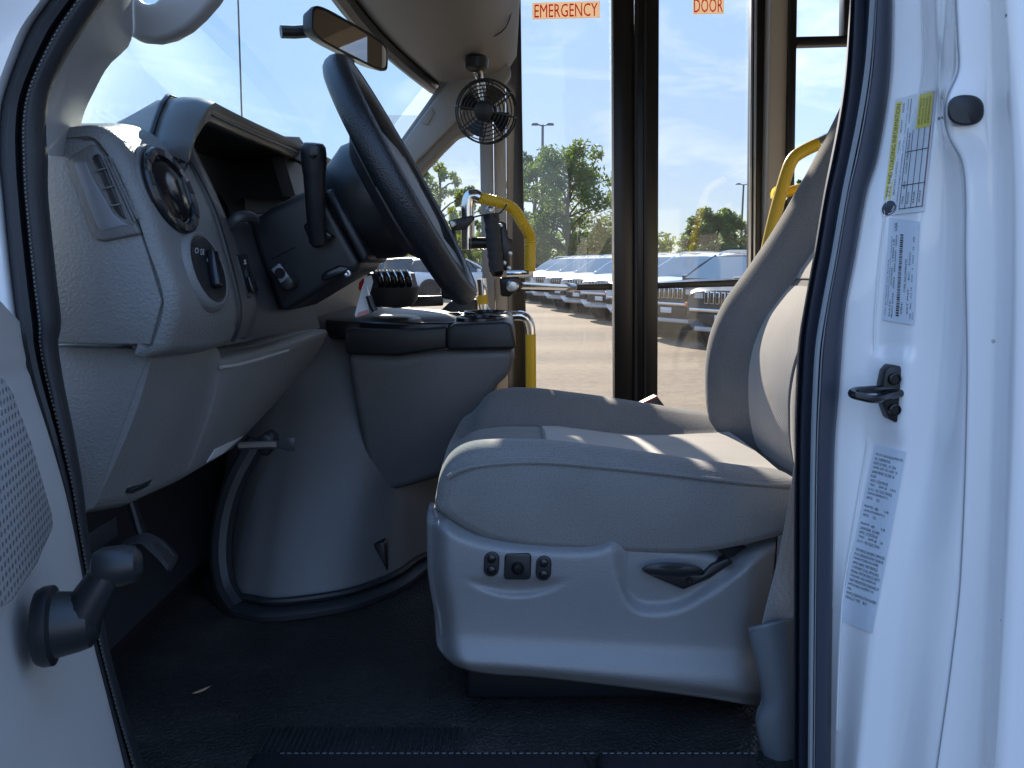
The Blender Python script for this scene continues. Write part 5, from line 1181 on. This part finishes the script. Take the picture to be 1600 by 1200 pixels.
# pedal and footwell parts
pd = thing('brake_pedal', P(235, 890, 1.1), 'ribbed black brake pedal pad in the dark footwell', 'pedal')
pts_ = [(196, 846), (212, 838), (232, 834), (250, 842), (264, 856), (273, 868)]
rows = [[P(x, y, 1.10), P(x - 3, y + 8, 1.08), P(x - 12, y + 17 if k < 3 else y + 24, 1.06)] for k, (x, y) in enumerate(pts_)]
pp = slab('pedal_pad', rows, (.0, .012, -.006), plastic('pedal_rubber', (.03, .03, .033), .6, 0), pd)
for k in range(7):
    f_ = .08 + .14 * k; tube('pad_rib', cr([Vector(r[0]).lerp(Vector(r[2]), f_) + Vector((0, -.002, .002)) for r in rows], 3), .0016, plastic('rib_rubber', (.05, .05, .055), .5, 0), pp, seg=6)
tube('pedal_arm', [P(225, 850, 1.10), P(205, 780, 1.14), P(230, 700, 1.16)], .008, BLK, pd)
box('kick_panel', P(138, 870, .86), P(178, 806, .93), RUB, bus)
# door sill pads, ribbed mat, leaf
sl2 = thing('sill_trim', (0, .80, ZF), 'black padded door sill trim with a stitched edge along the floor', 'trim')
for k, (xa, xb) in enumerate(((430, 918), (928, 1172))):
    zt_ = ZF + .03; a = PZ(xa, 1168, zt_); b_ = PZ(xb, 1160, zt_)
    prism3('sill_pad', [(a.x - (.03 if k == 0 else 0), .70, ZF - .03), (b_.x, .70, ZF - .03), (b_.x, .70, zt_), (a.x - (.03 if k == 0 else 0), .70, zt_)] , (0, a.y - .70, 0), LEA, sl2, bevel=.014, seg=4)
    n_ = int((b_.x - a.x) / .009)
    vv, ff = [], []
    for q in range(n_):
        x = a.x + .01 + q * .009; y = a.y - .012; k0 = len(vv)
        for dx in (0, .0055):
            vv += [(x + dx, y - .0009, zt_ + .0002), (x + dx, y + .0009, zt_ + .0002), (x + dx, y, zt_ + .0014)]
        ff += [(k0, k0 + 1, k0 + 2), (k0 + 3, k0 + 5, k0 + 4), (k0, k0 + 3, k0 + 4, k0 + 1), (k0 + 1, k0 + 4, k0 + 5, k0 + 2), (k0 + 2, k0 + 5, k0 + 3, k0)]
    obj('stitching', vv, ff, plastic('grey_thread', (.07, .07, .075), .7, 0), sl2, smooth=False)
mt = thing('ribbed_mat', PZ(560, 1150, ZF), 'ribbed black rubber threshold mat behind the sill trim', 'mat')
a = PZ(440, 1138, ZF + .004); b_ = PZ(724, 1134, ZF + .004)
box('mat_base', (a.x - .02, .885, ZF + .001), (b_.x, a.y + .002, ZF + .004), FLOORM, mt, bevel=.001)
for k in range(34):
    x = a.x - .012 + (b_.x - a.x + .008) * k / 33; box('rib', (x - .0016, .888, ZF + .0035), (x + .0016, a.y, ZF + .0075), RUB, mt, bevel=.0008)
lp = PZ(315, 1083, ZF); lfm = plastic('dry_leaf', (.42, .26, .15), .7, 0)
rows = [[lp + Vector((t_ * .010 + .0, t_ * .010, .003 + .002 * t_ * t_)) + Vector((-.0022, .0022, 0)) * (w * (1 - t_ * t_)) + Vector((0, 0, .0012 * abs(w))) for w in (-1, 0, 1)] for t_ in (-1, -.6, -.2, .2, .6, 1)]
lf2 = slab('dry_leaf', rows, (0, 0, -.0004), lfm); tag(lf2, 'tiny dry tan leaf lying on the black floor', 'leaf')
